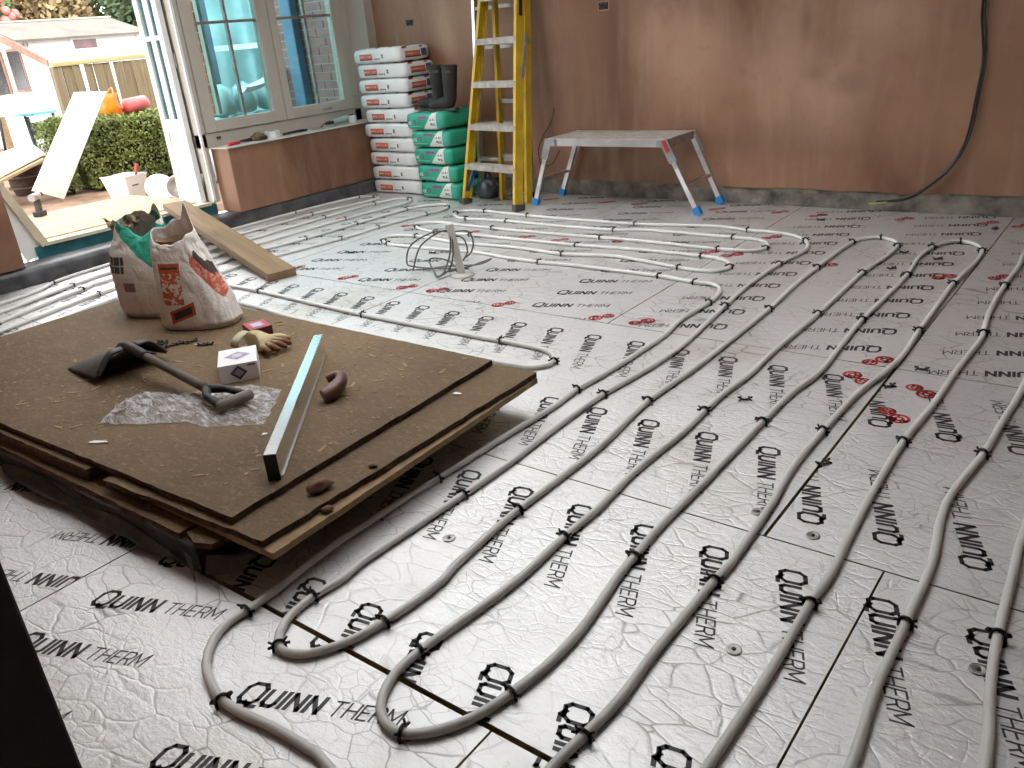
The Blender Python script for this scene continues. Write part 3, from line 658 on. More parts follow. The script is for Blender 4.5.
for s0 in ((-.93, -.18), (.18, .93)): MB().grid(tread(s0), 14, 6).build('tread', 'steel_dark', sp, solid=.003)
MB().tube([soc + ax * .10 + Vector((0, 0, -.035)), soc + ax * .03 + Vector((0, 0, -.002)), soc, soc - ax * .09 - Vector((0, 0, .008)), soc - ax * .14 - Vector((0, 0, .014))], [.010, .017, .021, .020, .0185], 12).build('socket', 'steel_dark', sp)
MB().tube([soc.lerp(end, t) for t in (.05, .3, .6, .9, 1.0)], [.0165, .0165, .0165, .017, .018], 12).build('shaft', 'ash_dark', sp)
g0 = Vector((.700, -.118, .030)); g1 = Vector((.712, -.020, .034))
for g in (g0, g1): MB().tube([end, end.lerp(g, .35) + (g - (g0 + g1) / 2) * .35, g], [.0165, .013, .012], 10).build('handle_strap', 'steel_dark', sp)
gd = (g1 - g0).normalized()
MB().tube([g0 - gd * .012, g0 - gd * .006, g1 + gd * .006, g1 + gd * .012], [.012, .0185, .0185, .012], 12).build('grip', plain('grip_wood', (.20, .175, .15), .7), sp, label='worn grey wooden cross grip')

# ---------------------------------------------------------------- crumpled plastic sheet
def film_material():
    m, t = newmat('clear_film'); p = t.pos()
    n = t.noise(t.scaled(p, (.8, 2.4, 1)), 14, 5, .7, 1.6); n2 = t.noise(t.scaled(p, (1, 2, 1)), 45, 4, .7)
    tr = t.node('ShaderNodeBsdfTransparent'); tr.inputs[0].default_value = (.93, .93, .93, 1)
    t.b.inputs['Base Color'].default_value = (.84, .82, .83, 1); t.b.inputs['Roughness'].default_value = .22
    t.link(t.bump(t.math('ADD', n, t.math('MULTIPLY', n2, .4)), .9, .012), t.b.inputs['Normal'])
    mx = t.node('ShaderNodeMixShader'); t.link(t.math('ADD', t.math('MULTIPLY', t.ramp(n, .42, .66), .62), .16), mx.inputs[0])
    t.link(tr.outputs[0], mx.inputs[1]); t.link(t.b.outputs[0], mx.inputs[2]); t.link(mx.outputs[0], t.out.inputs[0]); return m
MAT['film'] = film_material()
lo = [(-2.575, 1.035), (-2.50, 1.072), (-2.41, 1.118), (-2.32, 1.185), (-2.22, 1.198), (-2.14, 1.25), (-2.065, 1.30)]
hi = [(-2.585, 1.05), (-2.665, 1.16), (-2.68, 1.26), (-2.545, 1.312), (-2.47, 1.39), (-2.38, 1.48), (-2.235, 1.505)]
def film(u, v):
    k = u * 6; i = min(5, int(k)); t = k - i
    p = Vector((lerp(lo[i][0], lo[i + 1][0], t), lerp(lo[i][1], lo[i + 1][1], t))); q = Vector((lerp(hi[i][0], hi[i + 1][0], t), lerp(hi[i][1], hi[i + 1][1], t)))
    r = p.lerp(q, v); e = min(1, 6 * min(u, 1 - u, v, 1 - v) + .15)
    z = .001 + e * (.014 + .014 * nz(r.x, r.y * 2, 1, 22) + .009 * nz(r.x, r.y, 4, 50)) * (1.25 - .8 * u)
    return Vector((r.x + .008 * nz(r.x, r.y, 7, 40), r.y + .008 * nz(r.y, r.x, 9, 40), ZS + max(.0008, z)))
tag(MB().grid(film, 90, 44).build('plastic_sheet', 'film'), 'crumpled clear plastic sheet on the chipboard under the spade grip', 'plastic sheet')

# ---------------------------------------------------------------- boxes
def carton(name, label, cat, corner, u, v, h, mats, z=ZS):
    t = thing(name, label, cat, (*corner, z), math.atan2(u[1], u[0])); lx = math.hypot(*u); ly = math.hypot(*v)
    MB().box(0, lx, 0, ly, .0, h).build('carton', mats[0], t, bevel=.0015); return t, lx, ly
# near left corner of the white box, x along its front
wbx, lx, ly = carton('cardboard_box', 'white cardboard box with purple diamonds beside the yellow glove', 'box', (-2.478, 1.432), (.078, .108), (-.156, .08), .066, ('white_label',))
MAT['purple'] = plain('purple', (.055, .030, .085), .5, var=.1)
MAT['lilac'] = plain('lilac', (.36, .31, .46), .5, var=.1)
def diamond(cx, cz, w, h, plane, off, mat, name, par):
    pts = [(cx - w, cz), (cx, cz - h), (cx + w, cz), (cx, cz + h)]
    m = MB(); m.add([(x, off, z) if plane == 'y' else (x, z, off) for x, z in pts], [(0, 1, 2, 3)]); m.build(name, mat, par)
diamond(lx * .5, .034, .030, .027, 'y', -.0008, 'purple', 'printed_diamond', wbx)
diamond(lx * .5, .034, .018, .016, 'y', -.0012, 'lilac', 'printed_emblem', wbx)
diamond(lx * .5, ly * .5, .046, .043, 'z', .0668, 'lilac', 'printed_diamond', wbx)
m = MB(); 
for k in range(3): m.box(lx * .5 - .016, lx * .5 + .016, ly * .5 - .016 + k * .012, ly * .5 - .010 + k * .012, .067, .0673)
m.build('printed_lines', 'white_label', wbx)
m = MB(); m.box(lx * .74, lx * .95, -.001, 0, .054, .059); m.build('printed_text', 'purple', wbx)
MAT['red_card'] = plain('red_card', (.42, .045, .05), .5, var=.1); MAT['dark_red_card'] = plain('dark_red_card', (.15, .02, .025), .5, var=.1)
rbx, lx, ly = carton('cardboard_box', 'small dark red box of fixings behind the glove', 'box', (-2.772, 1.778), (.030, .085), (-.105, .035), .040, ('dark_red_card',))
MB().box(.002, lx - .002, .002, ly - .002, .0398, .0412).build('lid', 'red_card', rbx)
m = MB(); m.box(.02, lx - .02, .025, ly - .025, .0412, .0416); m.build('lid_label', 'lilac', rbx)
m = MB()
for k in range(4): m.box(.026, lx - .03, .034 + k * .011, .038 + k * .011, .0416, .0419)
m.build('printed_text', 'white_label', rbx)

# ---------------------------------------------------------------- work glove
def glove_material():
    m, t = newmat('glove'); x, y, z = t.xyz()
    n = t.noise(t.obj(), 30, 4)
    f = t.ramp(t.math('ADD', x, t.math('MULTIPLY', n, .05)), .075, .135)
    c = t.mix(f, (.56, .47, .27), (.17, .065, .03)); c = t.mix(t.math('MULTIPLY', t.ramp(n, .5, .75), .45), c, (.13, .09, .045))
    t.link(c, t.b.inputs['Base Color']); t.b.inputs['Roughness'].default_value = .8
    t.link(t.bump(n, .4, .004), t.b.inputs['Normal']); return m
def skinned(name, chains, mat, sub=2):
    vs, es, rs = [], [], []
    for ch in chains:
        prev = None
        for it in ch:
            if isinstance(it, int): prev = it; continue
            vs.append(it[0]); rs.append(it[1])
            if prev is not None: es.append((prev, len(vs) - 1))
            prev = len(vs) - 1
    me = bpy.data.meshes.new(name); me.from_pydata(vs, es, []); o = bpy.data.objects.new(name, me); C.objects.link(o)
    o.modifiers.new('skin', 'SKIN')
    for i, r in enumerate(rs): me.skin_vertices[0].data[i].radius = r if isinstance(r, tuple) else (r, r)
    me.skin_vertices[0].data[0].use_root = True
    q = o.modifiers.new('subdivision', 'SUBSURF'); q.levels = sub; q.render_levels = sub
    me.materials.append(mat); return o
gm = glove_material()
ch = [[((-.055, 0, .020), (.016, .046)), ((-.02, 0, .030), (.020, .045)), ((.025, 0, .030), (.018, .046)), ((.055, 0, .026), (.014, .044))]]
for k, (y, L) in enumerate(((-.036, .050), (-.012, .064), (.012, .070), (.036, .060))):
    ch.append([3, ((.068, y, .027), .0125), ((.068 + L * .55, y * 1.25, .026), .0125), ((.068 + L, y * 1.45 + .006, .012), .010)])
ch.append([1, ((.0, .050, .024), .014), ((.045, .086, .024), .0125), ((.085, .098, .014), .010)])
gl = skinned('work_glove', ch, gm)
gl.location = (-2.655, 1.72, ZS + .006); gl.rotation_euler = (0, 0, .12); gl.data.update()
tag(gl, 'cream work glove with dirty brown fingertips lying palm down by the white box', 'glove')
cuff = MB().grid(lambda u, v: Vector((-.085 + .035 * v - .006 * math.sin(u * 4 * PI), .052 * math.cos(2 * PI * u) * (1 - .1 * v), .026 + (.030 - .006 * v) * math.sin(2 * PI * u))), 24, 4, True, True)
cuff.build('cuff', plain('glove_cuff', (.60, .55, .36), .85, bump=.4, bscale=200), gl, solid=.004)

# ---------------------------------------------------------------- brown leather item and clip strip beside it
m = MB(); m.tube(catmull([(-.055, .045, .030), (-.035, .065, .040), (0, .060, .045), (.028, .03, .040), (.036, -.01, .030), (.028, -.045, .020)], .008), [lerp(.013, .024, min(1, k / 14)) for k in range(len(catmull([(-.055, .045, .030), (-.035, .065, .040), (0, .060, .045), (.028, .03, .040), (.036, -.01, .030), (.028, -.045, .020)], .008)))], 12)
tr = thing('hand_tool', 'curved reddish brown tool handle lying beside the straight edge', 'tool', (-2.045, 1.548, ZS - .0))
m.build('handle', plain('tool_handle', (.20, .085, .06), .4, vscale=20, col2=(.07, .03, .022)), tr)
MB().tube([(-.03, .04, .012), (0, .01, .012), (.012, -.02, .012)], [.006, .008, .006], 8).build('ferrule', 'steel_dark', tr)
cs = thing('clip_strip', 'loose strip of black pipe clips lying between bag and spade', 'clip strip', (-3.0, 1.58, ZS))
pts = [(-.035, -.085), (-.050, -.055), (-.055, -.02), (-.045, .01), (-.035, .035), (-.02, .055), (-.005, .075), (.08, .075), (.095, .088), (-.10, -.0), (-.12, .02)]
for k, (x, y) in enumerate(pts):
    o = bpy.data.objects.new('clip', CLIP); C.objects.link(o); o.parent = cs; o.location = (x, y, .004); o.rotation_euler = (1.45, 0, .9 + .6 * math.sin(k * 2.3))

# ---------------------------------------------------------------- open paper bags on the sheets
def bag_print_orange():
    m, t = newmat('bag_orange'); x, y, z = t.xyz(); n = t.noise(t.obj(), 7, 5)
    c = t.mix(t.ramp(n, .3, .7), (.64, .59, .53), (.86, .81, .75))
    # y-: front face; print panel on the left part, label on the right part
    fr = t.math('LESS_THAN', y, .02)
    sq = t.noise(t.scaled(t.obj(), (1, 1, 1.3)), 26, 2, .5, 1.5)
    panel = t.mul(t.rng(x, -.115, -.022), t.rng(z, .115, .285), fr)
    c = t.mix(t.mul(panel, t.orr(t.rng(z, .245, .285), t.math('GREATER_THAN', sq, .47))), c, (.56, .11, .045))
    c = t.mix(t.mul(t.rng(x, -.105, -.03), t.rng(z, .262, .270), fr), c, (.06, .035, .03))
    dk = t.mul(t.rng(t.math('ADD', z, t.math('MULTIPLY', x, -.35)), .078, .108), t.rng(x, -.085, .005), fr)
    rd = t.mul(t.rng(t.math('ADD', z, t.math('MULTIPLY', x, -.35)), .066, .120), t.rng(x, -.10, .018), fr)
    c = t.mix(rd, c, (.50, .09, .05)); c = t.mix(dk, c, (.045, .035, .03))
    # slanted label right
    dz = t.math('ADD', z, t.math('MULTIPLY', x, 1.45))
    lb = t.mul(t.rng(dz, .300, .352), t.rng(x, .02, .125), fr)
    lb2 = t.mul(t.rng(dz, .352, .380), t.rng(x, .035, .12), fr)
    txt = t.mul(lb, t.math('GREATER_THAN', t.noise(t.scaled(t.obj(), (90, 20, 60)), 1, 1), .55))
    c = t.mix(lb, c, (.55, .13, .075)); c = t.mix(lb2, c, (.06, .045, .04)); c = t.mix(t.math('MULTIPLY', txt, .5), c, (.75, .5, .42))
    t.link(c, t.b.inputs['Base Color']); t.b.inputs['Roughness'].default_value = .75
    t.link(t.bump(t.noise(t.obj(), 14, 5, .6, .6), .6, .02), t.b.inputs['Normal']); return m
def bag_print_green():
    m, t = newmat('bag_green'); x, y, z = t.xyz(); n = t.noise(t.obj(), 7, 5)
    c = t.mix(t.ramp(n, .3, .7), (.62, .58, .53), (.84, .80, .75))
    d = t.math('ADD', z, t.math('MULTIPLY', x, .9))
    fr = t.math('LESS_THAN', y, .06)
    g = t.mul(t.rng(d, .30, .50), t.math('GREATER_THAN', z, .20), t.math('GREATER_THAN', x, -.10), fr)
    c = t.mix(g, c, (.03, .36, .24))
    bx = t.mul(t.rng(z, .205, .275), t.rng(x, -.17, -.055), fr)
    ln = t.orr(t.rng(t.math('FRACT', t.math('MULTIPLY', x, 26)), .0, .12), t.rng(z, .235, .240))
    c = t.mix(bx, c, (.055, .05, .045)); c = t.mix(t.mul(bx, ln), c, (.5, .47, .42))
    c = t.mix(t.mul(t.rng(x, -.07, -.01), t.rng(z, .125, .165), fr), c, (.28, .16, .18))
    t.link(c, t.b.inputs['Base Color']); t.b.inputs['Roughness'].default_value = .75
    t.link(t.bump(t.noise(t.obj(), 14, 5, .6, .6), .6, .02), t.b.inputs['Normal']); return m
def open_bag(name, label, loc, rz, mat, rings, seed, spikes):
    t = thing(name, label, 'bag', loc, rz)
    def surf(u, v):
        k = v * (len(rings) - 1); i = min(len(rings) - 2, int(k)); f = k - i
        z, cx, cy, rx, ry, ex = [lerp(a, b, f) for a, b in zip(rings[i], rings[i + 1])]
        a = 2 * PI * u; ca, sa = math.cos(a), math.sin(a)
        x = math.copysign(abs(ca) ** ex, ca) * rx; y = math.copysign(abs(sa) ** ex, sa) * ry
        cr = (.25 + .75 * v)
        w = 1 + cr * (.10 * nz(math.cos(a) * 1.3, math.sin(a) * 1.3, v * 1.5 + seed) + .07 * nz(math.cos(a) * 3, math.sin(a) * 3, v * 4 + seed + 9))
        fold = (1 - abs(nz(math.cos(a) * 2.2, math.sin(a) * 2.2, v * 5 + seed + 2)) * 2.2); w += .05 * cr * fold
        fold2 = abs(nz(math.cos(a) * 5 + v * 3, math.sin(a) * 5, v * 9 + seed)); w -= .07 * fold2 * (.4 + .6 * v)
        zz = z
        for sa_, wd, h in spikes:
            d = abs((u - sa_ + .5) % 1 - .5); zz += h * math.exp(-(d / wd) ** 2) * v ** 5
        zz += .012 * v ** 3 * nz(math.cos(a) * 3, math.sin(a) * 3, seed + 5)
        return Vector((cx + x * w, cy + y * w, max(0.0, zz)))
    m = MB().grid(surf, 110, 50, True, True)
    m.f.append(list(range(110))[::-1]); m.sm.append(False)
    m.build('paper_sack', mat, t, solid=.003); return t
sr = math.atan2(.12, .30)
og = open_bag('opened_bag', 'opened white paper bag with orange print standing on the chipboard, right of the pair', (-3.16, 1.83, ZS), .55, bag_print_orange(),
    [(0, -.015, 0, .152, .085, .75), (.025, -.015, 0, .165, .10, .7), (.10, -.022, 0, .153, .10, .75), (.20, -.034, .0, .135, .09, .8), (.29, -.045, .005, .115, .075, .85), (.35, -.055, .01, .098, .068, .9), (.40, -.058, .015, .088, .062, .95)], 1.3, ((.17, .035, .085), (.25, .10, .035), (.72, .16, -.045), (.48, .06, .02)))
MB().grid(lambda u, v: Vector((-.055 + .080 * (v) * math.cos(2 * PI * u), .01 + .055 * v * math.sin(2 * PI * u), .30 + .07 * v * v + .01 * nz(u * 9, v * 4, 2))), 24, 6, True, True).build('brown_lining', plain('kraft_paper', (.25, .15, .085), .85, var=.25, bump=.5, bscale=30), og, label='brown paper lining inside the mouth')
gg = open_bag('opened_bag', 'opened white paper bag with green print standing behind the orange printed one', (-3.54, 1.84, ZS), .40, bag_print_green(),
    [(0, 0, 0, .150, .085, .75), (.025, 0, 0, .165, .10, .7), (.10, -.005, 0, .168, .105, .75), (.20, -.012, .0, .170, .10, .8), (.29, -.015, .005, .150, .085, .85), (.36, -.005, .01, .125, .07, .9), (.42, .0, .015, .105, .05, .95)], 6.1, ((.12, .05, .06), (.30, .12, .03), (.80, .10, -.07)))
m = MB().grid(lambda u, v: Vector((lerp(-.17, -.02, u) - .05 * v * (1 - u), .03 + .03 * nz(u * 7, v * 3, 3.3) + .02 * v, .36 + .03 * u + (.05 + .035 * nz(u * 6, 1.7, 0)) * v + .012 * nz(u * 14, v * 5, 8.8))), 26, 8)
m.build('crumpled_rim', plain('kraft_rim', (.34, .25, .17), .85, var=.25), gg, solid=.002)

# ---------------------------------------------------------------- timber plank from doorway to floor
pl = thing('timber_plank', 'long brown sawn plank sloping from the doorway down to the foil floor', 'plank', (-3.94, 2.815, 0))
dv = Vector((-5.84, 3.36, .19)) - Vector((-3.94, 2.82, .0))
m = MB(); L = dv.length
M = Matrix.Rotation(math.atan2(dv.y, dv.x), 4, 'Z') @ Matrix.Rotation(-math.asin(dv.z / L), 4, 'Y')
m.box(0, L, -.085, .085, .002, .047); po = m.build('plank', 'timber', pl, bevel=.002); po.rotation_euler = M.to_euler()

# ---------------------------------------------------------------- cable stub with coiled cables
cb = thing('cable_outlet', 'grey plastic conduit stub with coiled grey cables standing on the foil', 'cable outlet', (-2.955, 3.26, 0))
m = MB(); m.bar((.0, .0, 0), (-.03, -.025, .285), .040, .022, (.6, -.8, 0)); m.build('conduit', 'trunking', cb, bevel=.002)
loops = [[(-.03, -.02, .24), (-.10, -.08, .25), (-.20, -.16, .19), (-.27, -.14, .08), (-.34, -.02, .02), (-.25, -.0, .015), (-.1, .02, .02), (-.02, .0, .012)],
         [(-.03, -.02, .25), (-.08, -.06, .245), (-.16, -.13, .18), (-.22, -.14, .06), (-.28, -.06, .018), (-.15, .06, .02), (.02, .12, .03), (.05, .2, .045), (.0, .1, .03), (-.08, -.02, .015)],
         [(-.025, -.03, .22), (-.03, -.05, .12), (-.06, -.08, .03), (-.09, -.10, .012), (-.15, -.06, .02), (-.28, .05, .05), (-.2, .1, .04), (-.03, .02, .02)],
         [(-.02, -.02, .23), (-.015, -.04, .12), (-.04, -.06, .04), (-.08, -.11, .010), (-.06, -.02, .03), (.0, .06, .02)],
         [(-.02, -.01, .24), (.04, .04, .235), (.06, .05, .18), (.045, .04, .12), (.01, .02, .09)],
         [(-.02, -.01, .22), (.02, .02, .20), (.03, .03, .13), (.01, .01, .08)]]
for l in loops: MB().tube(catmull([Vector(p) for p in l], .015), .0045, 7).build('cable', 'cable_grey', cb)
m = MB(); m.lathe([(.07, 0), (.055, .006), (.03, .012)], 12)
for p in m.v: p.x *= 1 + .3 * nz(p.x, p.y, 0, 30); p.y *= 1 + .3 * nz(p.y, p.x, 4, 30)
m.build('foam_skirt', 'trunking', cb)

# ---------------------------------------------------------------- loose clips and washers on the foil
for k, (x, y, a, lab) in enumerate(((-.998, 2.443, .5, 'loose black clip lying flat between two central pipe runs'), (-.989, 4.42, .1, 'loose black clip right of the second far pipe bend'), (-.973, 4.119, 1, 'loose black clip just right of the middle pipe run'),
        (-1.597, 4.989, .3, 'loose black clip near the back wall by a red stamp'), (-3.455, 3.571, .2, 'loose black clip left of the cable outlet'), (-3.983, 3.392, .4, 'loose black clip on the foil above the plank end'), (-.821, 4.35, .7, 'loose black clip inside the right far pipe bend'),
        (-.688, 5.026, 1.4, 'loose black clip at far right near the back wall'), (-.638, 2.136, 1.1, 'loose black clip on the board joint right of centre'), (-.622, 2.747, .8, 'loose black clip at the board joint beside the red stamps'), (-.561, 2.94, .2, 'loose black clip above the right hand board joint'))):
    o = bpy.data.objects.new('loose_clip', CLIP); C.objects.link(o); o.location = (x, y, .0045); o.rotation_euler = (1.5, 0, a); tag(o, lab, 'clip', 'loose clips on the floor')
for x, y, mt, lab in ((-.537, 1.293, 'white_label', 'pale round washer fixing on the foil at front right'), (-1.33, 1.3, 'white_label', 'pale round washer fixing near the front pipe runs'), (-.538, 1.77, 'alu_dull', 'grey round washer fixing just above the front right joint'), (-.694, 1.807, 'alu_dull', 'grey round washer fixing left of the front right joint'), (-.121, 1.484, 'alu_dull', 'grey round washer fixing beside the rightmost pipe'), (-1.55, 2.022, 'alu_dull', 'grey round washer fixing by the outermost pipe run')):
    o = thing('washer', lab, 'washer', (x, y, .0005), 0, 'washers fixing the boards')
    MB().lathe([(.017, 0), (.017, .002), (.012, .0028), (.011, .0018)], 18).build('disc', mt, o); MB().lathe([(.005, .001), (.005, .0035)], 10).build('screw_head', 'steel_dark', o)

# ---------------------------------------------------------------- sacks of plaster
def pillow(L, W_, H, seed, n=10):
    m = MB(); idx = {}
    def vert(x, y, z):
        k = (round(x, 4), round(y, 4), round(z, 4))
        if k in idx: return idx[k]
        e = max(abs(x), abs(y)) ** 9
        px = x * L / 2 * (1 - .035 * z ** 4) * (1 - .025 * abs(y) ** 6); py = y * W_ / 2 * (1 - .045 * z ** 4) * (1 - .02 * abs(x) ** 6)
        pz = z * H / 2 * (1 - .16 * e) - .0
        w = .005
        px += w * nz(x * 2, y * 2, z * 2 + seed) ; py += w * nz(x * 2 + 5, y * 2, z * 2 + seed); pz += .006 * nz(x * 1.5, y * 1.5, seed + 3)
        if abs(z) < .99 and abs(x) > .99: px += math.copysign(.006 * math.sin(y * 7 + seed), x)
        m.v.append(Vector((px, py, pz + H / 2))); idx[k] = len(m.v) - 1; return idx[k]
    r = [-1 + 2 * i / n for i in range(n + 1)]; rz = [-1, -.7, -.25, .25, .7, 1]
    for s in (-1, 1):
        for i in range(n):
            for j in range(n):
                q = [vert(r[i], r[j], s), vert(r[i + 1], r[j], s), vert(r[i + 1], r[j + 1], s), vert(r[i], r[j + 1], s)]; m.f.append(q if s > 0 else q[::-1]); m.sm.append(True)
            for j in range(5):
                q = [vert(r[i], s, rz[j]), vert(r[i + 1], s, rz[j]), vert(r[i + 1], s, rz[j + 1]), vert(r[i], s, rz[j + 1])]; m.f.append(q if s < 0 else q[::-1]); m.sm.append(True)
                q = [vert(s, r[i], rz[j]), vert(s, r[i + 1], rz[j]), vert(s, r[i + 1], rz[j + 1]), vert(s, r[i], rz[j + 1])]; m.f.append(q if s > 0 else q[::-1]); m.sm.append(True)
    return m
def sack_white():
    m, t = newmat('sack_white'); x, y, z = t.xyz(); n = t.noise(t.obj(), 5, 5)
    c = t.mix(t.ramp(n, .3, .7), (.62, .62, .61), (.84, .84, .83))
    zz = t.rng(z, .034, .074)
    side = t.orr(t.mul(zz, t.rng(x, -.20, -.05), t.math('LESS_THAN', y, -.14)), t.mul(zz, t.rng(y, -.11, .06), t.math('GREATER_THAN', x, .22)))
    dark = t.orr(t.mul(t.rng(z, .027, .036), t.rng(x, -.20, -.05), t.math('LESS_THAN', y, -.14)), t.mul(t.rng(z, .027, .036), t.rng(y, -.11, .06), t.math('GREATER_THAN', x, .22)))
    c = t.mix(side, c, (.58, .13, .075)); c = t.mix(dark, c, (.06, .04, .04))
    c = t.mix(t.mul(side, t.rng(z, .048, .060), t.math('GREATER_THAN', t.noise(t.scaled(t.obj(), (90, 90, 30)), 1, 1), .5)), c, (.75, .42, .34))
    mk = t.mul(t.rng(z, .026, .038), t.rng(x, -.035, .035), t.math('LESS_THAN', y, -.14), t.math('GREATER_THAN', t.noise(t.scaled(t.obj(), (120, 1, 60)), 1, 1), .46))
    mk2 = t.mul(t.rng(z, .036, .066), t.rng(x, .055, .075), t.math('LESS_THAN', y, -.14), t.math('GREATER_THAN', t.noise(t.scaled(t.obj(), (60, 1, 60)), 1, 1), .42))
    c = t.mix(t.orr(mk, mk2), c, (.10, .10, .11))
    top = t.mul(t.math('GREATER_THAN', z, .095), t.rng(t.math('FRACT', t.math('MULTIPLY', t.math('ADD', x, t.math('MULTIPLY', y, .8)), 6.5)), .0, .28), t.rng(y, -.13, .1))
    c = t.mix(top, c, (.22, .07, .06))
    blue = t.mul(t.rng(y, .07, .13), t.rng(z, .03, .085), t.math('GREATER_THAN', x, .22)); c = t.mix(blue, c, (.09, .10, .22))
    t.link(c, t.b.inputs['Base Color']); t.b.inputs['Roughness'].default_value = .6
    t.link(t.bump(t.noise(t.obj(), 16, 4), .35, .01), t.b.inputs['Normal']); return m
def sack_green():
    m, t = newmat('sack_green'); x, y, z = t.xyz(); n = t.noise(t.obj(), 5, 5)
    d = t.math('ADD', x, t.math('MULTIPLY', z, -.9))
    c = t.mix(t.ramp(n, .3, .7), (.02, .27, .17), (.03, .38, .25))
    c = t.mix(t.mul(t.rng(d, -.03, 9), t.math('LESS_THAN', x, .128)), c, (.66, .66, .63))
    fr = t.math('LESS_THAN', y, -.14)
    c = t.mix(t.mul(t.rng(z, .085, .105), t.rng(x, -.075, .03), fr), c, (.22, .06, .17))
    c = t.mix(t.mul(t.rng(z, .045, .07), t.rng(x, -.195, -.155), fr, t.math('GREATER_THAN', t.noise(t.scaled(t.obj(), (90, 1, 90)), 1, 1), .45)), c, (.6, .66, .6))
    ring = t.math('SQRT', t.math('ADD', t.math('POWER', t.math('ADD', x, .115), 2.0), t.math('POWER', t.math('ADD', z, -.065), 2.0)))
    c = t.mix(t.mul(t.rng(ring, .010, .019), fr), c, (.18, .05, .16))
    c = t.mix(t.mul(t.rng(z, .028, .034), t.rng(x, -.19, -.03), fr), c, (.2, .5, .38))
    tx = t.mul(t.orr(t.mul(t.rng(z, .07, .084), t.rng(x, .05, .12)), t.mul(t.rng(z, .03, .055), t.rng(x, .06, .12))), fr, t.math('GREATER_THAN', t.noise(t.scaled(t.obj(), (80, 1, 80)), 1, 1), .48))
    c = t.mix(tx, c, (.12, .12, .12))
    t.link(c, t.b.inputs['Base Color']); t.b.inputs['Roughness'].default_value = .42
    t.link(t.bump(t.noise(t.obj(), 14, 4), .35, .01), t.b.inputs['Normal']); return m
SW, SG = sack_white(), sack_green()
ORD = ['topmost', 'second from top', 'third from top', 'fourth from top', 'fifth from top', 'sixth from top', 'seventh from top', 'eighth from top', 'ninth from top', 'bottom']
for k in range(10):
    o = pillow(.535, .335, .1130, k * 3.1).build('plaster_sack', SW)
    o.location = (-5.145 + .016 * math.sin(k * 2.7) + (-.01 if k > 5 else .0), 5.155 + .006 * math.sin(k * 4.1), .001 + k * .1152); o.rotation_euler = (0, 0, .03 * math.sin(k * 1.9))
    tag(o, 'white plaster sack with red label, %s of the tall corner stack' % ORD[9 - k], 'sack', 'white sacks stacked in the corner')
GO = ['topmost', 'second from top', 'middle', 'second from bottom', 'bottom']
for k in range(5):
    o = pillow(.405, .345, .1310, 50 + k * 2.3).build('adhesive_sack', SG)
    o.location = (-4.575 - .012 * k + .010 * math.sin(k * 3), 5.07 - .010 * (k == 4), .001 + k * .1335); o.rotation_euler = (0, .0 if k < 4 else -.02, -.04 + .03 * math.sin(k * 2.2) + (-.05 if k == 4 else 0))
    tag(o, 'green and white sack, %s of the shorter stack under the boots' % GO[4 - k], 'sack', 'green sacks stacked by the ladder')

# ---------------------------------------------------------------- rubber boots
def boot(loc, rz, lab, lean):
    t = thing('rubber_boot', lab, 'boot', loc, rz, 'pair of dark rubber boots')
    path = catmull([Vector(p) for p in [(.01 + lean, 0, .33), (.008 + lean * .6, 0, .24), (.004, 0, .15), (.0, 0, .095), (-.012, 0, .062), (-.055, 0, .050), (-.11, 0, .045), (-.16, 0, .038), (-.185, 0, .032)]], .012)
    N = len(path); rad = []
    prof = [(0, .064), (.25, .060), (.48, .052), (.58, .050), (.66, .056), (.76, .048), (.88, .046), (.96, .036), (1, .014)]
    for i in range(N):
        f = i / (N - 1)
        for (a, ra), (b, rb) in zip(prof, prof[1:]):
            if a <= f <= b: rad.append(lerp(ra, rb, (f - a) / (b - a))); break
    m = MB().tube(path, rad, 18)
    for p in m.v:
        p.y *= .82; p.z = max(.012, p.z)
        w = .004 * nz(p.x, p.y, p.z, 14); p.x += w; p.y += w
    m.build('upper', 'rubber', t, sub=1)
    MB().prism([(.05, -.034), (.055, 0), (.05, .034), (-.02, .036), (-.10, .042), (-.165, .036), (-.195, 0), (-.165, -.036), (-.10, -.042), (-.02, -.036)], .02).build('sole', 'boot_sole', t, bevel=.004)
    MB().tube([(.01 + lean + .056 * math.cos(a) * 1.12, .056 * .82 * math.sin(a) * 1.12, .318) for a in [2 * PI * k / 20 for k in range(20)]], .0055, 6, True).build('top_band', 'rubber', t)
    MB().box(.0, .05, -.056, -.050, .275, .29).build('strap', 'boot_sole', t)
boot((-4.45, 5.0, .667), .30, 'dark rubber boot on the green sacks, nearer the ladder', .01)
boot((-4.64, 5.08, .668), .25, 'dark rubber boot on the green sacks, nearer the white sacks', -.005)

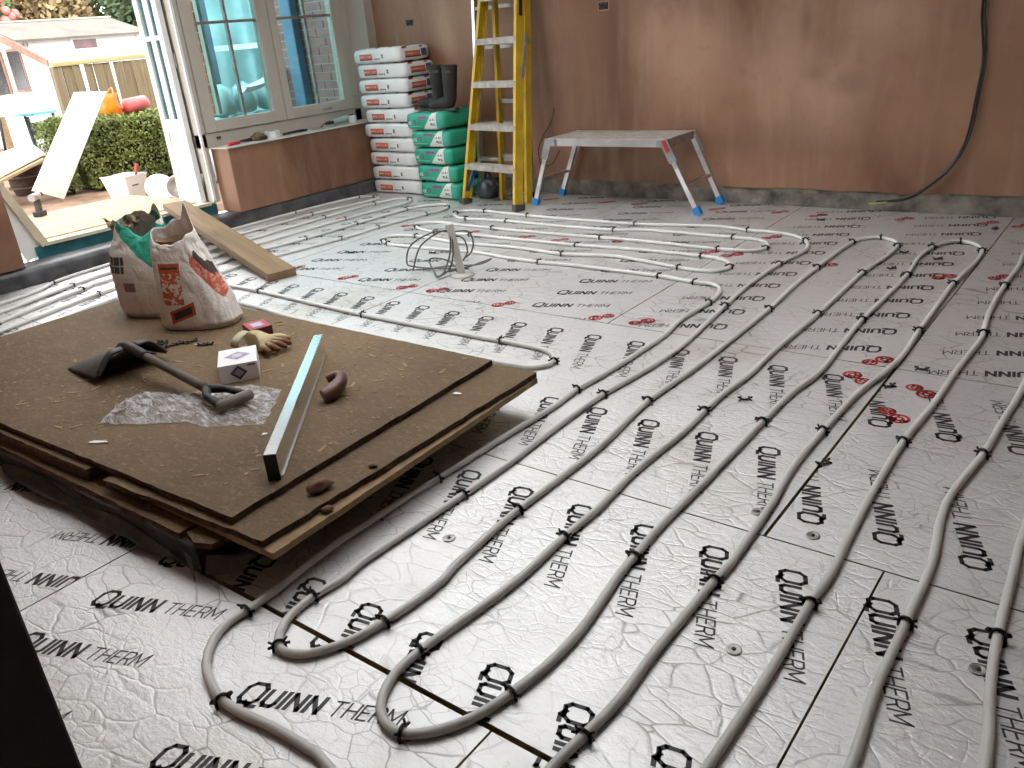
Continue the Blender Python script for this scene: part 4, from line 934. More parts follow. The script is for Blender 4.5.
# ---------------------------------------------------------------- yellow step ladder
ld = thing('step_ladder', 'yellow fibreglass step ladder with paint splashed treads standing by the back wall', 'ladder', (-3.945, 4.755, 0), math.atan2(-.184, .983))
HT = 1.95
def fr(s, z): return Vector((s * lerp(.300, .158, z / HT), lerp(0, .37, z / HT), z))
def rr_(s, z): return Vector((s * lerp(.150, .178, z / HT), lerp(.25, .40, z / HT), z))
for s in (-1, 1):
    m = MB(); a, b = fr(s, 0), fr(s, HT)
    m.bar(a, b, .010, .075, (0, 1, 0)); off = Vector((-s * .012, 0, 0))
    for d in (-.033, .033): m.bar(a + off + Vector((0, d, 0)), b + off + Vector((0, d, 0)), .018, .009, (0, 1, 0))
    rail = m.build('front_rail', 'yellow', ld)
    m = MB(); a, b = rr_(s, 0), rr_(s, HT - .05); m.bar(a, b, .008, .055, (0, 1, 0)); m.bar(a + Vector((-s * .012, -.024, 0)), b + Vector((-s * .012, -.024, 0)), .026, .008, (0, 1, 0))
    m.build('rear_rail', 'yellow', ld)
    MB().bar(fr(s, .0) - Vector((0, 0, -.001)), fr(s, .045), .046, .088, (0, 1, 0)).build('rubber_foot', 'boot_sole', ld)
    MB().bar(fr(s, .26) + Vector((-s * .07, 0, 0)), fr(s, .10) + Vector((-s * .008, .0, 0)), .012, .028, (0, 1, 0)).build('brace', 'blue_brace', ld, label='blue diagonal brace under the lowest tread')
    if s > 0:
        MB().bar(fr(s, .88) + Vector((.012, .02, 0)), fr(s, 1.16) + Vector((.012, .05, 0)), .006, .026, (0, 1, 0)).build('spreader', 'alu_dull', ld)
        MB().bar(fr(s, 1.15) + Vector((.012, .03, 0)), rr_(s, 1.12) + Vector((.012, 0, 0)), .006, .024, (0, 0, 1)).build('spreader', 'alu_dull', ld)
        MB().bar(fr(s, 1.28) + Vector((.0065, 0, 0)), fr(s, 1.42) + Vector((.0065, 0, 0)), .002, .03, (0, 1, 0)).build('size_label', 'black_plastic', ld)
for z in (.295, .575, .865, 1.15, 1.43, 1.70):
    p = fr(1, z); m = MB(); w = p.x - .006
    m.box(-w, w, p.y - .042, p.y + .048, z - .004, z + .004); m.box(-w, w, p.y - .045, p.y - .040, z - .035, z + .004); m.box(-w, w, p.y + .043, p.y + .048, z - .03, z + .004)
    td = m.build('tread', 'tread', ld)
    mm = MB()
    for k in range(9): mm.box(-w + .01, w - .01, p.y - .036 + k * .009, p.y - .033 + k * .009, z + .004, z + .0062)
    mm.build('grip_ribs', 'tread', td)
for z in (.33, .72, 1.12, 1.5):
    p = rr_(1, z); MB().box(-p.x, p.x, p.y - .012, p.y + .012, z - .014, z + .014).build('rear_crossbar', 'alu_dull', ld)
MB().box(-.135, .135, .30, .50, HT, HT + .04).build('top_cap', 'yellow', ld, bevel=.006)
al = thing('aluminium_ladder', 'thin paint spattered aluminium ladder leaning on the wall behind the yellow one', 'ladder', (-4.10, 5.14, 0))
def ar(s, z): return Vector((s * lerp(.25, .22, z / 2.0), lerp(0, .155, z / 2.0), z))
for s in (-1, 1):
    MB().bar(ar(s, 0), ar(s, 1.9), .024, .045, (0, 1, 0)).build('stile', 'alu', al); MB().bar(ar(s, 0), ar(s, .04), .03, .055, (0, 1, 0)).build('rubber_foot', 'black_plastic', al)
for z in (.28, .55, .82, 1.09, 1.36, 1.63): p = ar(1, z); MB().box(-p.x, p.x, p.y - .02, p.y + .02, z - .012, z + .012).build('rung', 'alu_dull', al)
bk = thing('rubble_bag', 'black plastic bag slumped on the floor behind the yellow ladder', 'bag', (-4.205, 5.05, 0))
m = MB().lathe([(.03, 0), (.085, .01), (.10, .05), (.085, .10), (.05, .14), (.03, .15)], 22)
for p in m.v: q = 1 + .25 * nz(p.x, p.y, p.z, 14); p.x *= q * 1.1; p.y *= q * .6
m.build('bag_body', 'polythene_black', bk)
MB().tube([(0, 0, .14), (.01, 0, .165), (.03, .005, .18)], [.02, .012, .022], 8).build('bag_neck', 'polythene_black', bk)

# ---------------------------------------------------------------- work platform (hop up)
wp = thing('work_platform', 'low folding aluminium work platform with blue feet by the back wall', 'platform', (-2.99, 5.08, 0))
x0, x1, y0, y1, zt = -.50, .43, -.19, .19, .478
m = MB(); m.box(x0, x1, y0 + .004, y1 - .004, zt - .012, zt)
for k in range(12): y = lerp(y0 + .02, y1 - .02, k / 11); m.box(x0 + .01, x1 - .01, y - .004, y + .004, zt, zt + .0025)
m.build('deck', 'tread', wp)
for y in (y0, y1): MB().box(x0, x1, y - .004, y + .004, zt - .05, zt + .001).build('side_rail', 'alu', wp, bevel=.001)
for s in (-1, 1): MB().box((x1 if s > 0 else x0) - .004, (x1 if s > 0 else x0) + .004, y0, y1, zt - .05, zt).build('end_rail', 'alu_dull', wp)
for sx, xa, xb in ((-1, x0 + .01, -.655), (1, x1 - .01, .625)):
    for sy, ya, yb in ((-1, y0 + .0, -.165), (1, y1 - .0, .185)):
        a = Vector((xa, ya, zt - .03)); b = Vector((xb, yb, .03)); d = b - a
        lg = MB().bar(a, b, .034, .022, (0, 1, 0)).build('leg', 'alu', wp, bevel=.002)
        MB().bar(a + d * .95, a + d * 1.065, .050, .036, (0, 1, 0)).build('foot', 'blue_plastic', wp, bevel=.003, label='blue plastic foot')
        pl_ = MB(); pl_.bar(a - d * .06 + Vector((0, sy * .013, 0)), a + d * .27 + Vector((0, sy * .013, 0)), .055, .006, (0, 1, 0)); pl_.box(min(a.x, a.x - sx * .06), max(a.x, a.x - sx * .06), a.y + sy * .010, a.y + sy * .016, zt - .05, zt - .004)
        br = pl_.build('hinge_plate', 'hinge_grey', wp)
        mm = MB()
        for tt in (0, .1, .2): q = a + d * tt + Vector((0, sy * .018, 0)); mm.cyl(q, q + Vector((0, sy * .003, 0)), .006, n=8)
        mm.build('rivets', 'alu_bright', br)
        if sy < 0: MB().bar(a + d * .36 + Vector((0, -.012, 0)), a + d * .72 + Vector((0, -.012, 0)), .024, .001, (0, 1, 0)).build('sticker', 'white_label', lg)
    q0 = Vector((lerp(xa, xb, .62), -.18, lerp(zt - .03, .03, .62))); q1 = Vector((q0.x, .18, q0.z)); MB().bar(q0, q1, .03, .018).build('stretcher', 'alu', wp)
MB().bar((x1 - .02, y0 - .020, zt - .005), (x1 + .015, y0 - .020, zt - .075), .022, .008, (0, 1, 0)).build('latch', 'red_plastic', wp, label='red plastic latch')

# ---------------------------------------------------------------- wall wiring
wc = thing('wall_cables', 'dark electrical cables hanging down the right side of the back wall', 'cable', (-1.0, 5.3, 0))
base = [(.10, .02, 2.3), (.085, .01, 1.7), (.075, .005, 1.14), (.10, .0, .96), (.112, .0, .84), (.105, .0, .66), (.093, .0, .50), (.06, .0, .367), (.0, -.005, .255), (-.11, -.01, .149), (-.21, -.02, .085), (-.36, -.03, .06)]
for k in range(4):
    MB().tube(catmull([(x + .008 * math.sin(k * 2 + i * .9), y - .006 * (k % 2), z + .005 * math.cos(k + i)) for i, (x, y, z) in enumerate(base)], .03), .006, 7).build('cable', 'cable_black' if k != 2 else 'cable_grey', wc)
MB().tube(catmull([(-.30, -.045, .065), (-.36, -.05, .058), (-.40, -.05, .052)], .02), .005, 6).build('earth_wire', plain('earth_yellow', (.35, .38, .05), .5), wc)
tw = thing('loose_wire', 'thin dark wire coming out of the wall left of the work platform', 'wire', (-3.8, 5.318, 0))
MB().tube(catmull([(.083, .005, .634), (.057, -.01, .534), (-.016, -.02, .439), (-.072, -.02, .327), (-.045, -.02, .215), (.05, -.02, .23), (.12, -.01, .33)], .02), .0035, 6).build('wire', 'cable_black', tw)
for x, z, lab in ((-5.092, 1.315, 'small dark wiring hole in the wall above the white sacks'), (-3.259, 1.292, 'small dark wiring hole in the wall right of the yellow ladder')):
    t = thing('wiring_hole', lab, 'wiring hole', (x, 5.329, z))
    MB().box(-.038, .038, -.002, .0005, -.022, .022).build('recess', 'black_plastic', t)
    MB().tube(catmull([(-.03, -.002, -.01), (-.01, -.012, .012), (.012, -.014, .0), (.03, -.008, .022)], .01), .004, 6).build('wire_tail', 'cable_grey', t)
    MB().box(-.046, .046, -.0012, .0002, -.03, .03).build('patch', plain('patch_' + str(x), (.36, .24, .17), .8), t)

# ---------------------------------------------------------------- clutter on the window sill
ZW = .5835
rl_ = thing('tape_roll', 'roll of white tape lying on the window sill', 'tape', (-5.60, 4.17, ZW))
m = MB(); n = 28
def ring(ri, ro, h):
    mm = MB(); mm.grid(lambda u, v: Vector(((ri, ro, ro, ri, ri)[int(round(v * 4))] * math.cos(2 * PI * u), (ri, ro, ro, ri, ri)[int(round(v * 4))] * math.sin(2 * PI * u), (0, 0, h, h, 0)[int(round(v * 4))])), n, 4, False, True); return mm
ring(.034, .058, .05).build('tape', 'white_label', rl_); ring(.030, .0338, .05).build('core', 'pale_board', rl_)
def stick(name, lab, cat, pts, r, mat, z=ZW):
    t = thing(name, lab, cat, (*pts[0][:2], z)); o = Vector((*pts[0][:2], 0))
    MB().tube([Vector(p) - o for p in pts], r, 8).build('body', mat, t); return t
t = stick('screwdriver', 'red handled screwdriver at the left end of the sill', 'screwdriver', [(-5.56, 3.73, .015), (-5.57, 3.84, .013)], [.014, .011], 'red_plastic'); MB().tube([(-.01, .11, .013), (-.02, .20, .006)], .004, 6).build('shank', 'alu_dull', t)
t = stick('paint_brush', 'old brush with dark handle on the sill left of the tape', 'brush', [(-5.62, 3.83, .012), (-5.61, 3.98, .016)], [.008, .013], 'steel_dark'); MB().box(-.02, .03, .15, .23, .004, .028).build('bristles', 'twig', t)
t = thing('rag', 'crumpled olive rag on the sill next to the tape', 'rag', (-5.60, 4.04, ZW)); m = MB().lathe([(.05, 0), (.06, .02), (.045, .045), (.015, .06)], 16)
for p in m.v: q = 1 + .5 * nz(p.x, p.y, p.z, 28); p.x *= q; p.y *= q
m.build('cloth', plain('rag_cloth', (.14, .11, .06), .9, var=.3), t)
t = thing('pliers', 'dark pliers lying on the sill right of the tape', 'pliers', (-5.60, 4.33, ZW))
for s in (-1, 1): MB().tube(catmull([(s * .004, .0, .012), (s * .012, .06, .012), (s * .024, .12, .012), (s * .016, .17, .012)], .02), .008, 8).build('handle', 'black_plastic', t)
MB().prism([(-.014, 0), (.014, 0), (.006, -.06), (-.006, -.06)], .018).build('jaw', 'steel_dark', t)
t = thing('trowel', 'small trowel with dark handle on the middle of the sill', 'trowel', (-5.60, 4.56, ZW)); MB().prism([(0, 0), (.035, .04), (.03, .12), (-.03, .12), (-.035, .04)], .004).build('blade', 'alu_dull', t)
MB().tube([(0, .10, .008), (0, .14, .03), (.0, .16, .03)], .005, 6).build('tang', 'steel_dark', t); MB().tube([(0, .155, .03), (0, .20, .034), (0, .25, .03)], [.010, .014, .010], 8).build('handle', 'black_plastic', t)
t = thing('sealant_gun', 'pale green cartridge in a dark gun at right end of the sill', 'sealant gun', (-5.60, 4.80, ZW)); MB().tube([(0, 0, .03), (0, .16, .045)], .024, 12).build('cartridge', plain('mint', (.35, .50, .46), .5), t); MB().tube([(0, -.05, .025), (0, 0, .03)], [.004, .01], 8).build('nozzle', 'white_label', t); MB().tube(catmull([(0, .16, .045), (0, .20, .06), (.01, .24, .05), (.02, .22, .02)], .02), .010, 8).build('trigger', 'black_plastic', t)
t = thing('paint_tin', 'small off white tin at the right end of the sill', 'tin', (-5.57, 4.99, ZW)); MB().lathe([(.034, 0), (.036, .003), (.036, .058), (.034, .062), (.03, .060)], 18).build('tin', 'white_label', t); MB().tube([(-.036, 0, .05), (-.02, -.03, .05), (.02, -.03, .05), (.036, 0, .05)], .0015, 5).build('wire_handle', 'alu', t)

# ---------------------------------------------------------------- outside: ground, brickwork
m = MB()
m.grid(lambda u, v: Vector((lerp(-26, -5.86, u), lerp(-6, 22, v), .085 + .012 * nz(lerp(-26, -5.86, u), lerp(-6, 22, v), 0, 2.2))), 120, 120)
struct(m.build('ground', 'soil'))
def brick_wall(name, label, x0, x1, y0, y1, z0, z1, mat, face):
    w = struct(MB().box(x0, x1, y0, y1, z0, z1).build(name, 'mortar'))
    bm_ = MB().box(0, .215, 0, .02, 0, .065).mesh('brick'); bm_.materials.append(MAT[mat])
    hm_ = MB().box(0, .1025, 0, .02, 0, .065).mesh('brick'); hm_.materials.append(MAT[mat])
    c = 0; z = z0 + .005
    while z + .065 < z1:
        a, b = (x0, x1) if face == 'y-' else (y0, y1)
        p = a + .005; first = c % 2
        while p < b - .02:
            full = not (first and p < a + .01)
            L = .215 if full else .1025
            if p + L > b: full = False; L = .1025
            if p + L > b + .002: break
            o = bpy.data.objects.new('brick', bm_ if full else hm_); C.objects.link(o); o.parent = w
            jit = random.uniform(-.003, .003)
            if face == 'y-': o.location = (p, y0 - .008 + jit, z)
            else: o.location = (x1 + .008 - .0 + jit, p, z); o.rotation_euler = (0, 0, PI / 2)
            p += L + .010
        z += .075; c += 1
    return w
brick_wall('wall_outer_right', '', -7.0, -5.80, 5.50, 5.70, .60, 1.75, 'brick', 'y-')
brick_wall('wall_outer_pier', '', -6.75, -6.03, 4.03, 4.06, .78, 1.75, 'brick_orange', 'y-')

# things outside the window
t = thing('blue_sheet', 'blue plastic covered post standing against the brick wall outside the window', 'post', (-6.70, 5.44, .09)); MB().box(-.08, .07, -.05, .04, 0, 1.7).build('post_body', 'blue_tarp', t, bevel=.01); MB().box(-.085, .075, -.055, .045, .5, .53).build('strap', 'blue_brace', t)
MAT['pale_aqua'] = plain('pale_aqua', (.40, .52, .52), .35, var=.2, vscale=1.5)
t = thing('hanging_sheet', 'pale polythene sheet hanging from a dark post frame outside the window', 'sheet', (-7.9, 6.2, .09))
MB().grid(lambda u, v: Vector((.05 * math.sin(u * 30) + .03 * nz(u * 8, v * 3), lerp(-1.15, 1.6, u), lerp(.35, 2.3, v))), 90, 20).build('polythene', 'pale_aqua', t, solid=.002)
for y in (-.95, -.30, .35, 1.0): MB().box(.08, .14, y - .035, y + .035, 0, 2.35).build('frame_post', plain('post_slate_%d' % int(y * 100), (.10, .12, .16), .6), t)
MB().box(.08, .13, -1.15, 1.6, 1.15, 1.20).build('frame_rail', 'shed_white', t)
rr = random.Random(11)
PLACE = ['nearest the door', 'second from the door', 'in the middle', 'second from the brick wall', 'nearest the brick wall']
for k in range(12):
    r_, c_ = (0, k) if k < 5 else (1, k - 5) if k < 9 else (2, k - 9)
    m = MB().lathe([(.06, 0), (.105, .02), (.115, .12), (.10, .24), (.03, .285)], 14)
    for p in m.v: q = 1 + .35 * nz(p.x + k, p.y, p.z, 8); p.x *= q * 1.25; p.y *= q
    o = m.build('rubble_sack', 'pale_aqua'); o.location = (-7.30 + .03 * rr.random() - .03 * r_, 4.70 + c_ * .27 + .13 * r_, .095 + r_ * .285)
    tag(o, 'pale rubble sack outside the window, %s row, %s' % (['bottom', 'middle', 'top'][r_], PLACE[c_]), 'rubble sack', 'heap of rubble sacks outside the window')
t = thing('metal_tray', 'long pale curved tray resting on the rubble heap outside the window', 'tray', (-7.05, 5.30, .86)); MB().grid(lambda u, v: Vector((lerp(-.1, .1, v), lerp(-.3, .45, u), .28 * u * u + .05 * abs(v - .5) * 2)), 16, 8).build('tray_body', 'shed_white', t, solid=.006); MB().tube([(-.1, -.3, .05), (.1, -.3, .05)], .008, 6).build('rim', 'shed_white', t)

# ---------------------------------------------------------------- patio boards, tubs, tools
t = tag(MB().box(-.55, .55, -.95, .68, 0, .018).build('plywood_sheet', 'deck_ply', bevel=.002), 'pale plywood sheet lying flat on the ground outside the doorway', 'sheet'); t.location = (-6.62, 3.05, .140)
t = tag(MB().box(-.58, .50, -.95, .68, 0, .030).build('timber_board', 'timber', bevel=.002), 'brown board lying beneath the pale plywood outside the doorway', 'board'); t.location = (-6.62, 3.03, .106)
t = tag(MB().box(-.09, .09, -.6, .65, 0, .02).build('white_board', 'white_board', bevel=.002), 'white board lying on the ground just behind the door threshold', 'board'); t.location = (-5.965, 2.95, .105)
def tub(name, label, loc, s, lab, tilt=(0, 0, 0)):
    t = thing(name, label, 'tub', loc); t.rotation_euler = tilt
    MB().lathe([(.10 * s, 0), (.105 * s, .005), (.13 * s, .20 * s), (.137 * s, .20 * s), (.137 * s, .215 * s), (.126 * s, .215 * s), (.10 * s, .02)], 24).build('tub_body', 'door_white', t)
    MB().tube([(.137 * s * math.cos(a), .137 * s * math.sin(a), .19 * s) for a in [2 * PI * k / 24 for k in range(24)]], .006, 6, True).build('rim', 'door_white', t)
    if lab: MB().lathe([(.1085 * s, .03), (.1245 * s, .15 * s)], 24, None).build('label_band', lab, t)
    MB().tube([(.14 * s, 0, .18 * s), (.12 * s, -.10 * s, .08 * s), (0, -.16 * s, .04 * s), (-.12 * s, -.10 * s, .08 * s), (-.14 * s, 0, .18 * s)], .003, 6).build('wire_handle', 'alu', t)
    return t
def rect_tub(loc, label):
    t = thing('plastic_bucket', label, 'bucket', loc, .25)
    b0, b1, h = .105, .145, .20; vs = []
    for w, z in ((b0, 0), (b1, h)): vs += [(-w, -w * .85, z), (w, -w * .85, z), (w, w * .85, z), (-w, w * .85, z)]
    MB().add(vs, [(3, 2, 1, 0), (0, 1, 5, 4), (1, 2, 6, 5), (2, 3, 7, 6), (3, 0, 4, 7)]).build('bucket_body', 'door_white', t, solid=.005, bevel=.01)
    MB().tube([(-b1, -b1 * .85, h), (b1, -b1 * .85, h), (b1, b1 * .85, h), (-b1, b1 * .85, h)], .008, 6, True).build('rim', 'door_white', t)
    m = MB(); m.add([(.105, -.03, .10), (.1335, -.03, .15), (.1335, .02, .15), (.105, .02, .10)], [(0, 1, 2, 3)]); 
    m = MB(); m.box(.128, .132, -.05, .02, .115, .135); m.build('dirt_mark', 'steel_dark', t)
    return t
rect_tub((-7.33, 3.80, .105), 'white square bucket standing in front of the hedge')
t = thing('brush', 'brush with red handle sticking out of the white bucket', 'brush', (-7.32, 3.83, .12)); MB().tube([(0, 0, .02), (.03, .06, .16), (.04, .09, .27)], [.014, .012, .016], 10).build('handle', 'red_plastic', t, label='red handle'); MB().box(-.02, .02, -.03, .01, 0, .03).build('bristles', 'twig', t)
t = tub('plastic_tub', 'white tub with black striped label lying on its side by the open door', (-6.60, 3.88, .19), .72, 'white_label', (1.25, .2, .9))
m = MB()
for k in range(7): a0 = k * .55; m.grid(lambda u, v: Vector(((.0805 + .006 * v) * math.cos(a0 + .3 * u), (.0805 + .006 * v) * math.sin(a0 + .3 * u), lerp(.025, .11, v))), 4, 2)
m.build('label_stripes', 'black_plastic', t)
t = thing('tub_lid', 'round white tub lid leaning beside the striped tub', 'lid', (-6.88, 3.86, .20)); t.rotation_euler = (.5, .9, .3); MB().lathe([(.11, 0), (.125, .004), (.125, .02), (.11, .022), (.10, .016)], 28).build('lid_disc', 'door_white', t)
for k, (x, y, a) in enumerate(((-7.45, 4.12, .2), (-7.33, 4.27, .5), (-7.52, 4.20, -.3))):
    o = MB().box(-.05, .05, -.10, .10, 0, .06).build('red_brick', 'brick_orange', bevel=.006); o.location = (x, y, .095 + (.06 if k == 2 else 0)); o.rotation_euler = (0, 0, a); tag(o, ['loose red brick nearest the hedge foot', 'loose red brick beside the striped tub', 'loose red brick on top of the other two'][k], 'brick', 'loose bricks by the hedge')
t = thing('cordless_drill', 'grey cordless drill standing on its battery on the plywood edge', 'drill', (-7.05, 2.90, .160), 2.2)
MB().box(-.045, .045, -.035, .035, 0, .04).build('battery', 'black_plastic', t, bevel=.006); MB().bar((0, 0, .035), (.01, 0, .13), .035, .045, (0, 1, 0)).build('handle', 'boot_sole', t, bevel=.006)
MB().tube([(-.05, 0, .15), (.05, 0, .155)], [.030, .028], 12).build('motor_body', 'hinge_grey', t); MB().tube([(.05, 0, .155), (.09, 0, .157), (.105, 0, .157)], [.02, .018, .008], 10).build('chuck', 'steel_dark', t)
t = thing('paper_packet', 'white packet with purple print lying by the left door post', 'packet', (-6.75, 2.55, .158), .4); MB().box(-.06, .06, -.05, .05, 0, .03).build('packet_body', 'white_label', t, bevel=.005); MB().box(-.03, .03, -.0505, -.0495, .006, .024).build('printed_mark', 'purple', t)

# white painted plank leaning on the hedge
def slab(name, lab, cat, c4, thick, mat, wp_=False):
    a, b, c, d = [Vector(p) for p in c4]; n = (b - a).cross(d - a).normalized() * thick
    o0 = a.copy(); m = MB(); m.add([p - o0 for p in (a, b, c, d)] + [p - o0 + n for p in (a, b, c, d)], [(3, 2, 1, 0), (4, 5, 6, 7), (0, 1, 5, 4), (1, 2, 6, 5), (2, 3, 7, 6), (3, 0, 4, 7)])
    o = m.build(name, mat, bevel=.002); o.location = o0; return tag(o, lab, cat)
slab('painted_board', 'tall white board leaning diagonally against the hedge', 'board', [(-8.03, 3.30, .24), (-8.03, 3.55, .115), (-8.12, 4.265, .985), (-8.12, 3.965, 1.01)], -.02, 'white_board')
slab('painted_board', 'upper pale board sloping down to the left of the hedge', 'board', [(-8.30, 3.02, .32), (-8.30, 3.62, .50), (-8.95, 3.80, .56), (-8.95, 3.10, .44)], .02, 'white_board')
slab('timber_board', 'brown edged board below the pale sloping board at far left', 'board', [(-8.25, 3.0, .28), (-8.25, 3.58, .45), (-8.95, 3.78, .51), (-8.95, 3.1, .39)], .025, 'deck_ply')

# hedge
def leaves(n, fn, size, seed, droop=.5):
    m = MB(); r = random.Random(seed); vs = []; fs = []
    for k in range(n):
        p = fn(r); s = size * r.uniform(.6, 1.3)
        a = Vector((r.uniform(-1, 1), r.uniform(-1, 1), r.uniform(-1, 1))).normalized(); b = a.cross(Vector((r.uniform(-1, 1), r.uniform(-1, 1), r.uniform(-1, 1)))).normalized()
        o = len(vs); vs += [p - a * s, p + b * s * .5, p + a * s, p - b * s * .5]; fs.append((o, o + 1, o + 2, o + 3))
    m.add(vs, fs); return m
def hedge(name, label, x0, x1, y0, y1, z0, z1, n, seed):
    t = thing(name, label, 'hedge', ((x0 + x1) / 2, (y0 + y1) / 2, .09)); hx, hy, hz = (x1 - x0) / 2, (y1 - y0) / 2, z1 - z0
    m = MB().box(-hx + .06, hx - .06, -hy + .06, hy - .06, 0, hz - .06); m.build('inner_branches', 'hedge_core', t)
    def fn(r):
        f = r.random()
        if f < .35: p = Vector((hx, r.uniform(-hy, hy), r.uniform(.02, hz)))
        elif f < .55: p = Vector((r.uniform(-hx, hx), -hy, r.uniform(.02, hz)))
        elif f < .70: p = Vector((r.uniform(-hx, hx), hy, r.uniform(.02, hz)))
        else: p = Vector((r.uniform(-hx, hx), r.uniform(-hy, hy), hz))
        q = 1 + .10 * nz(p.x, p.y, p.z + seed, 5) - r.random() * .12
        return Vector((p.x * q, p.y * q, .02 + p.z * (q if p.z > hz * .7 else 1)))
    leaves(n, fn, .018, seed).build('leaves', 'leaf_hedge', t)
hedge('box_hedge', 'large clipped green hedge behind the white bucket', -8.75, -8.18, 3.95, 4.86, .09, .74, 9000, 1)
hedge('box_hedge', 'smaller pale green clipped shrub left of the leaning white board', -8.62, -8.34, 3.70, 3.90, .09, .77, 2600, 2)
t = thing('plastic_bag', 'crumpled bright yellow orange plastic bag on top of the hedge', 'bag', (-8.45, 4.42, .70)); m = MB().lathe([(.05, 0), (.10, .03), (.11, .12), (.09, .19), (.11, .25)], 20)
for p in m.v: q = 1 + .6 * nz(p.x, p.y, p.z, 13); p.x *= q; p.y *= q * .9
MAT['bag_yellow'] = plain('bag_yellow', (.85, .34, .02), .4, vscale=8, col2=(.80, .14, .01)); m.f.pop(); m.sm.pop(); m.build('bag_film', 'bag_yellow', t, solid=.002); MB().tube(catmull([(-.06, .02, .22), (-.02, .08, .30), (.04, .06, .22)], .02), .008, 6).build('bag_handle', 'bag_yellow', t)
t = thing('fuel_can', 'faded red plastic can lying on top of the hedge', 'can', (-8.45, 4.70, .74)); MB().tube([(0, -.13, .07), (0, -.11, .07), (0, .11, .085), (0, .13, .085)], [.04, .075, .075, .05], 14).build('can_body', plain('faded_red', (.72, .16, .15), .4), t); MB().tube([(0, -.13, .07), (.02, -.17, .04)], [.022, .018], 10).build('spout', 'red_plastic', t)

# fence
fc = thing('picket_fence', 'low timber fence with a pale top rail behind the hedge', 'fence', (-10.5, 5.6, .08))
MB().bar((0, -.66, 1.185), (0, 1.0, 1.20), .10, .055).build('top_rail', 'rail_timber', fc, bevel=.01)
for y in (-.62, .42): MB().box(-.06, .03, y - .05, y + .05, 0, 1.16).build('post', 'fence_timber', fc)
MB().box(-.09, -.05, -.66, 1.0, .30, .40).build('lower_rail', 'fence_timber', fc)
pm = MB().box(-.012, .012, -.054, .054, 0.05, 1.16).mesh('paling'); pm.materials.append(MAT['fence_timber'])
for k in range(12):
    o = bpy.data.objects.new('paling', pm); C.objects.link(o); o.parent = fc; o.location = (.012 + .004 * math.sin(k * 3), -.50 + k * .125, 0); o.rotation_euler = (.02 * math.sin(k * 2), 0, .3 * math.sin(k))

# white shed
sh = thing('garden_shed', 'white weatherboarded garden shed with grey felt roof behind the fence', 'shed', (-13.5, 6.0, .08))
m = MB()
for k in range(15):
    z = k * .105; m.add([(.012, .1, z), (.012, 1.85, z), (.0, 1.85, z + .105), (.0, .1, z + .105), (-.02, .1, z), (-.02, 1.85, z), (-.02, 1.85, z + .105), (-.02, .1, z + .105)], [(0, 1, 2, 3), (4, 0, 3, 7), (1, 5, 6, 2), (4, 5, 1, 0)])
m.build('weatherboards', 'shed_white', sh)
m = MB()
for k in range(15):
    z = k * .105; m.add([(-2.0, .088, z), (0, .088, z), (0, .10, z + .105), (-2.0, .10, z + .105), (-2.0, .12, z), (0, .12, z)], [(0, 1, 2, 3), (4, 5, 1, 0)])
m.add([(-2.0, .1, 1.575), (0, .1, 1.575), (-1.0, .1, 1.82)], [(0, 1, 2)])
m.build('gable_boards', 'shed_white', sh)
m = MB(); e = .12
m.add([(.15, -.12, 1.55), (.15, 1.98, 1.55), (-1.0, 1.98, 1.84), (-1.0, -.12, 1.84), (-2.15, 1.98, 1.55), (-2.15, -.12, 1.55)], [(0, 1, 2, 3), (3, 2, 4, 5)])
m.build('roof', 'felt', sh, solid=.03)
MB().bar((-1.0, -.14, 1.86), (-1.0, 2.0, 1.86), .10, .02).build('ridge_strip', 'cream_timber', sh)
for a, b in (((-1.0, -.13, 1.84), (.95, -.13, 1.22)), ((-1.0, -.13, 1.84), (-2.2, -.13, 1.46))): MB().bar(a, b, .025, .10, (0, 0, 1)).build('bargeboard', 'shed_trim', sh)
MB().box(-.01, .03, 1.80, 1.90, 0, 1.56).build('corner_trim', 'shed_white', sh)
w = MB().box(.012, .03, .72, 1.16, 1.36, 1.54).build('window_frame', 'shed_white', sh); MB().box(.0305, .034, .76, 1.12, 1.39, 1.515).build('pane', plain('shed_pane', (.16, .07, .07), .2), w)
d = MB().box(-.75, -.10, .06, .088, .02, 1.53).build('shed_door', 'shed_white', sh)
for xa, xb in ((-.62, -.24),): w = MB().box(xa - .04, xb + .04, .045, .06, .86, 1.47).build('window_frame', 'shed_trim', d); MB().box(xa, xb, .040, .045, .90, 1.43).build('pane', 'dark_pane', d)
w = MB().box(-1.35, -.90, .06, .088, .80, 1.45).build('window_frame', 'shed_trim', sh); MB().box(-1.30, -.95, .05, .06, .84, 1.41).build('pane', 'dark_pane', sh)

# folding work bench and white sheet
wk = thing('folding_workbench', 'black and turquoise folding work bench in front of the shed', 'workbench', (-10.0, 4.28, .08), .2)
MAT['turq'] = plain('turq', (.16, .55, .66), .5, var=.1)
for y in (-.09, .07): MB().box(-.25, .25, y, y + .13, .70, .73).build('jaw', 'turq', wk, bevel=.004)
for s in (-1, 1):
    MB().tube([(s * .24, -.15, .70), (s * .30, -.20, 0)], .016, 8).build('leg', 'black_plastic', wk); MB().tube([(s * .24, .15, .70), (s * .30, .22, 0)], .016, 8).build('leg', 'black_plastic', wk)
MB().box(.27, .285, -.17, .19, .46, .64).build('front_panel', 'black_plastic', wk); MB().box(.286, .290, -.13, .15, .50, .61).build('badge', 'turq', wk)
m = MB(); x = 0
pl5 = {'S': [[(1, 1), (0, 1), (0, .5), (1, .5), (1, 0), (0, 0)]], 'T': GLY['T'], 'A': [[(0, 0), (.5, 1), (1, 0)], [(.2, .35), (.8, .35)]], 'N': GLY['N'], 'L': [[(0, 1), (0, 0), (1, 0)]]}
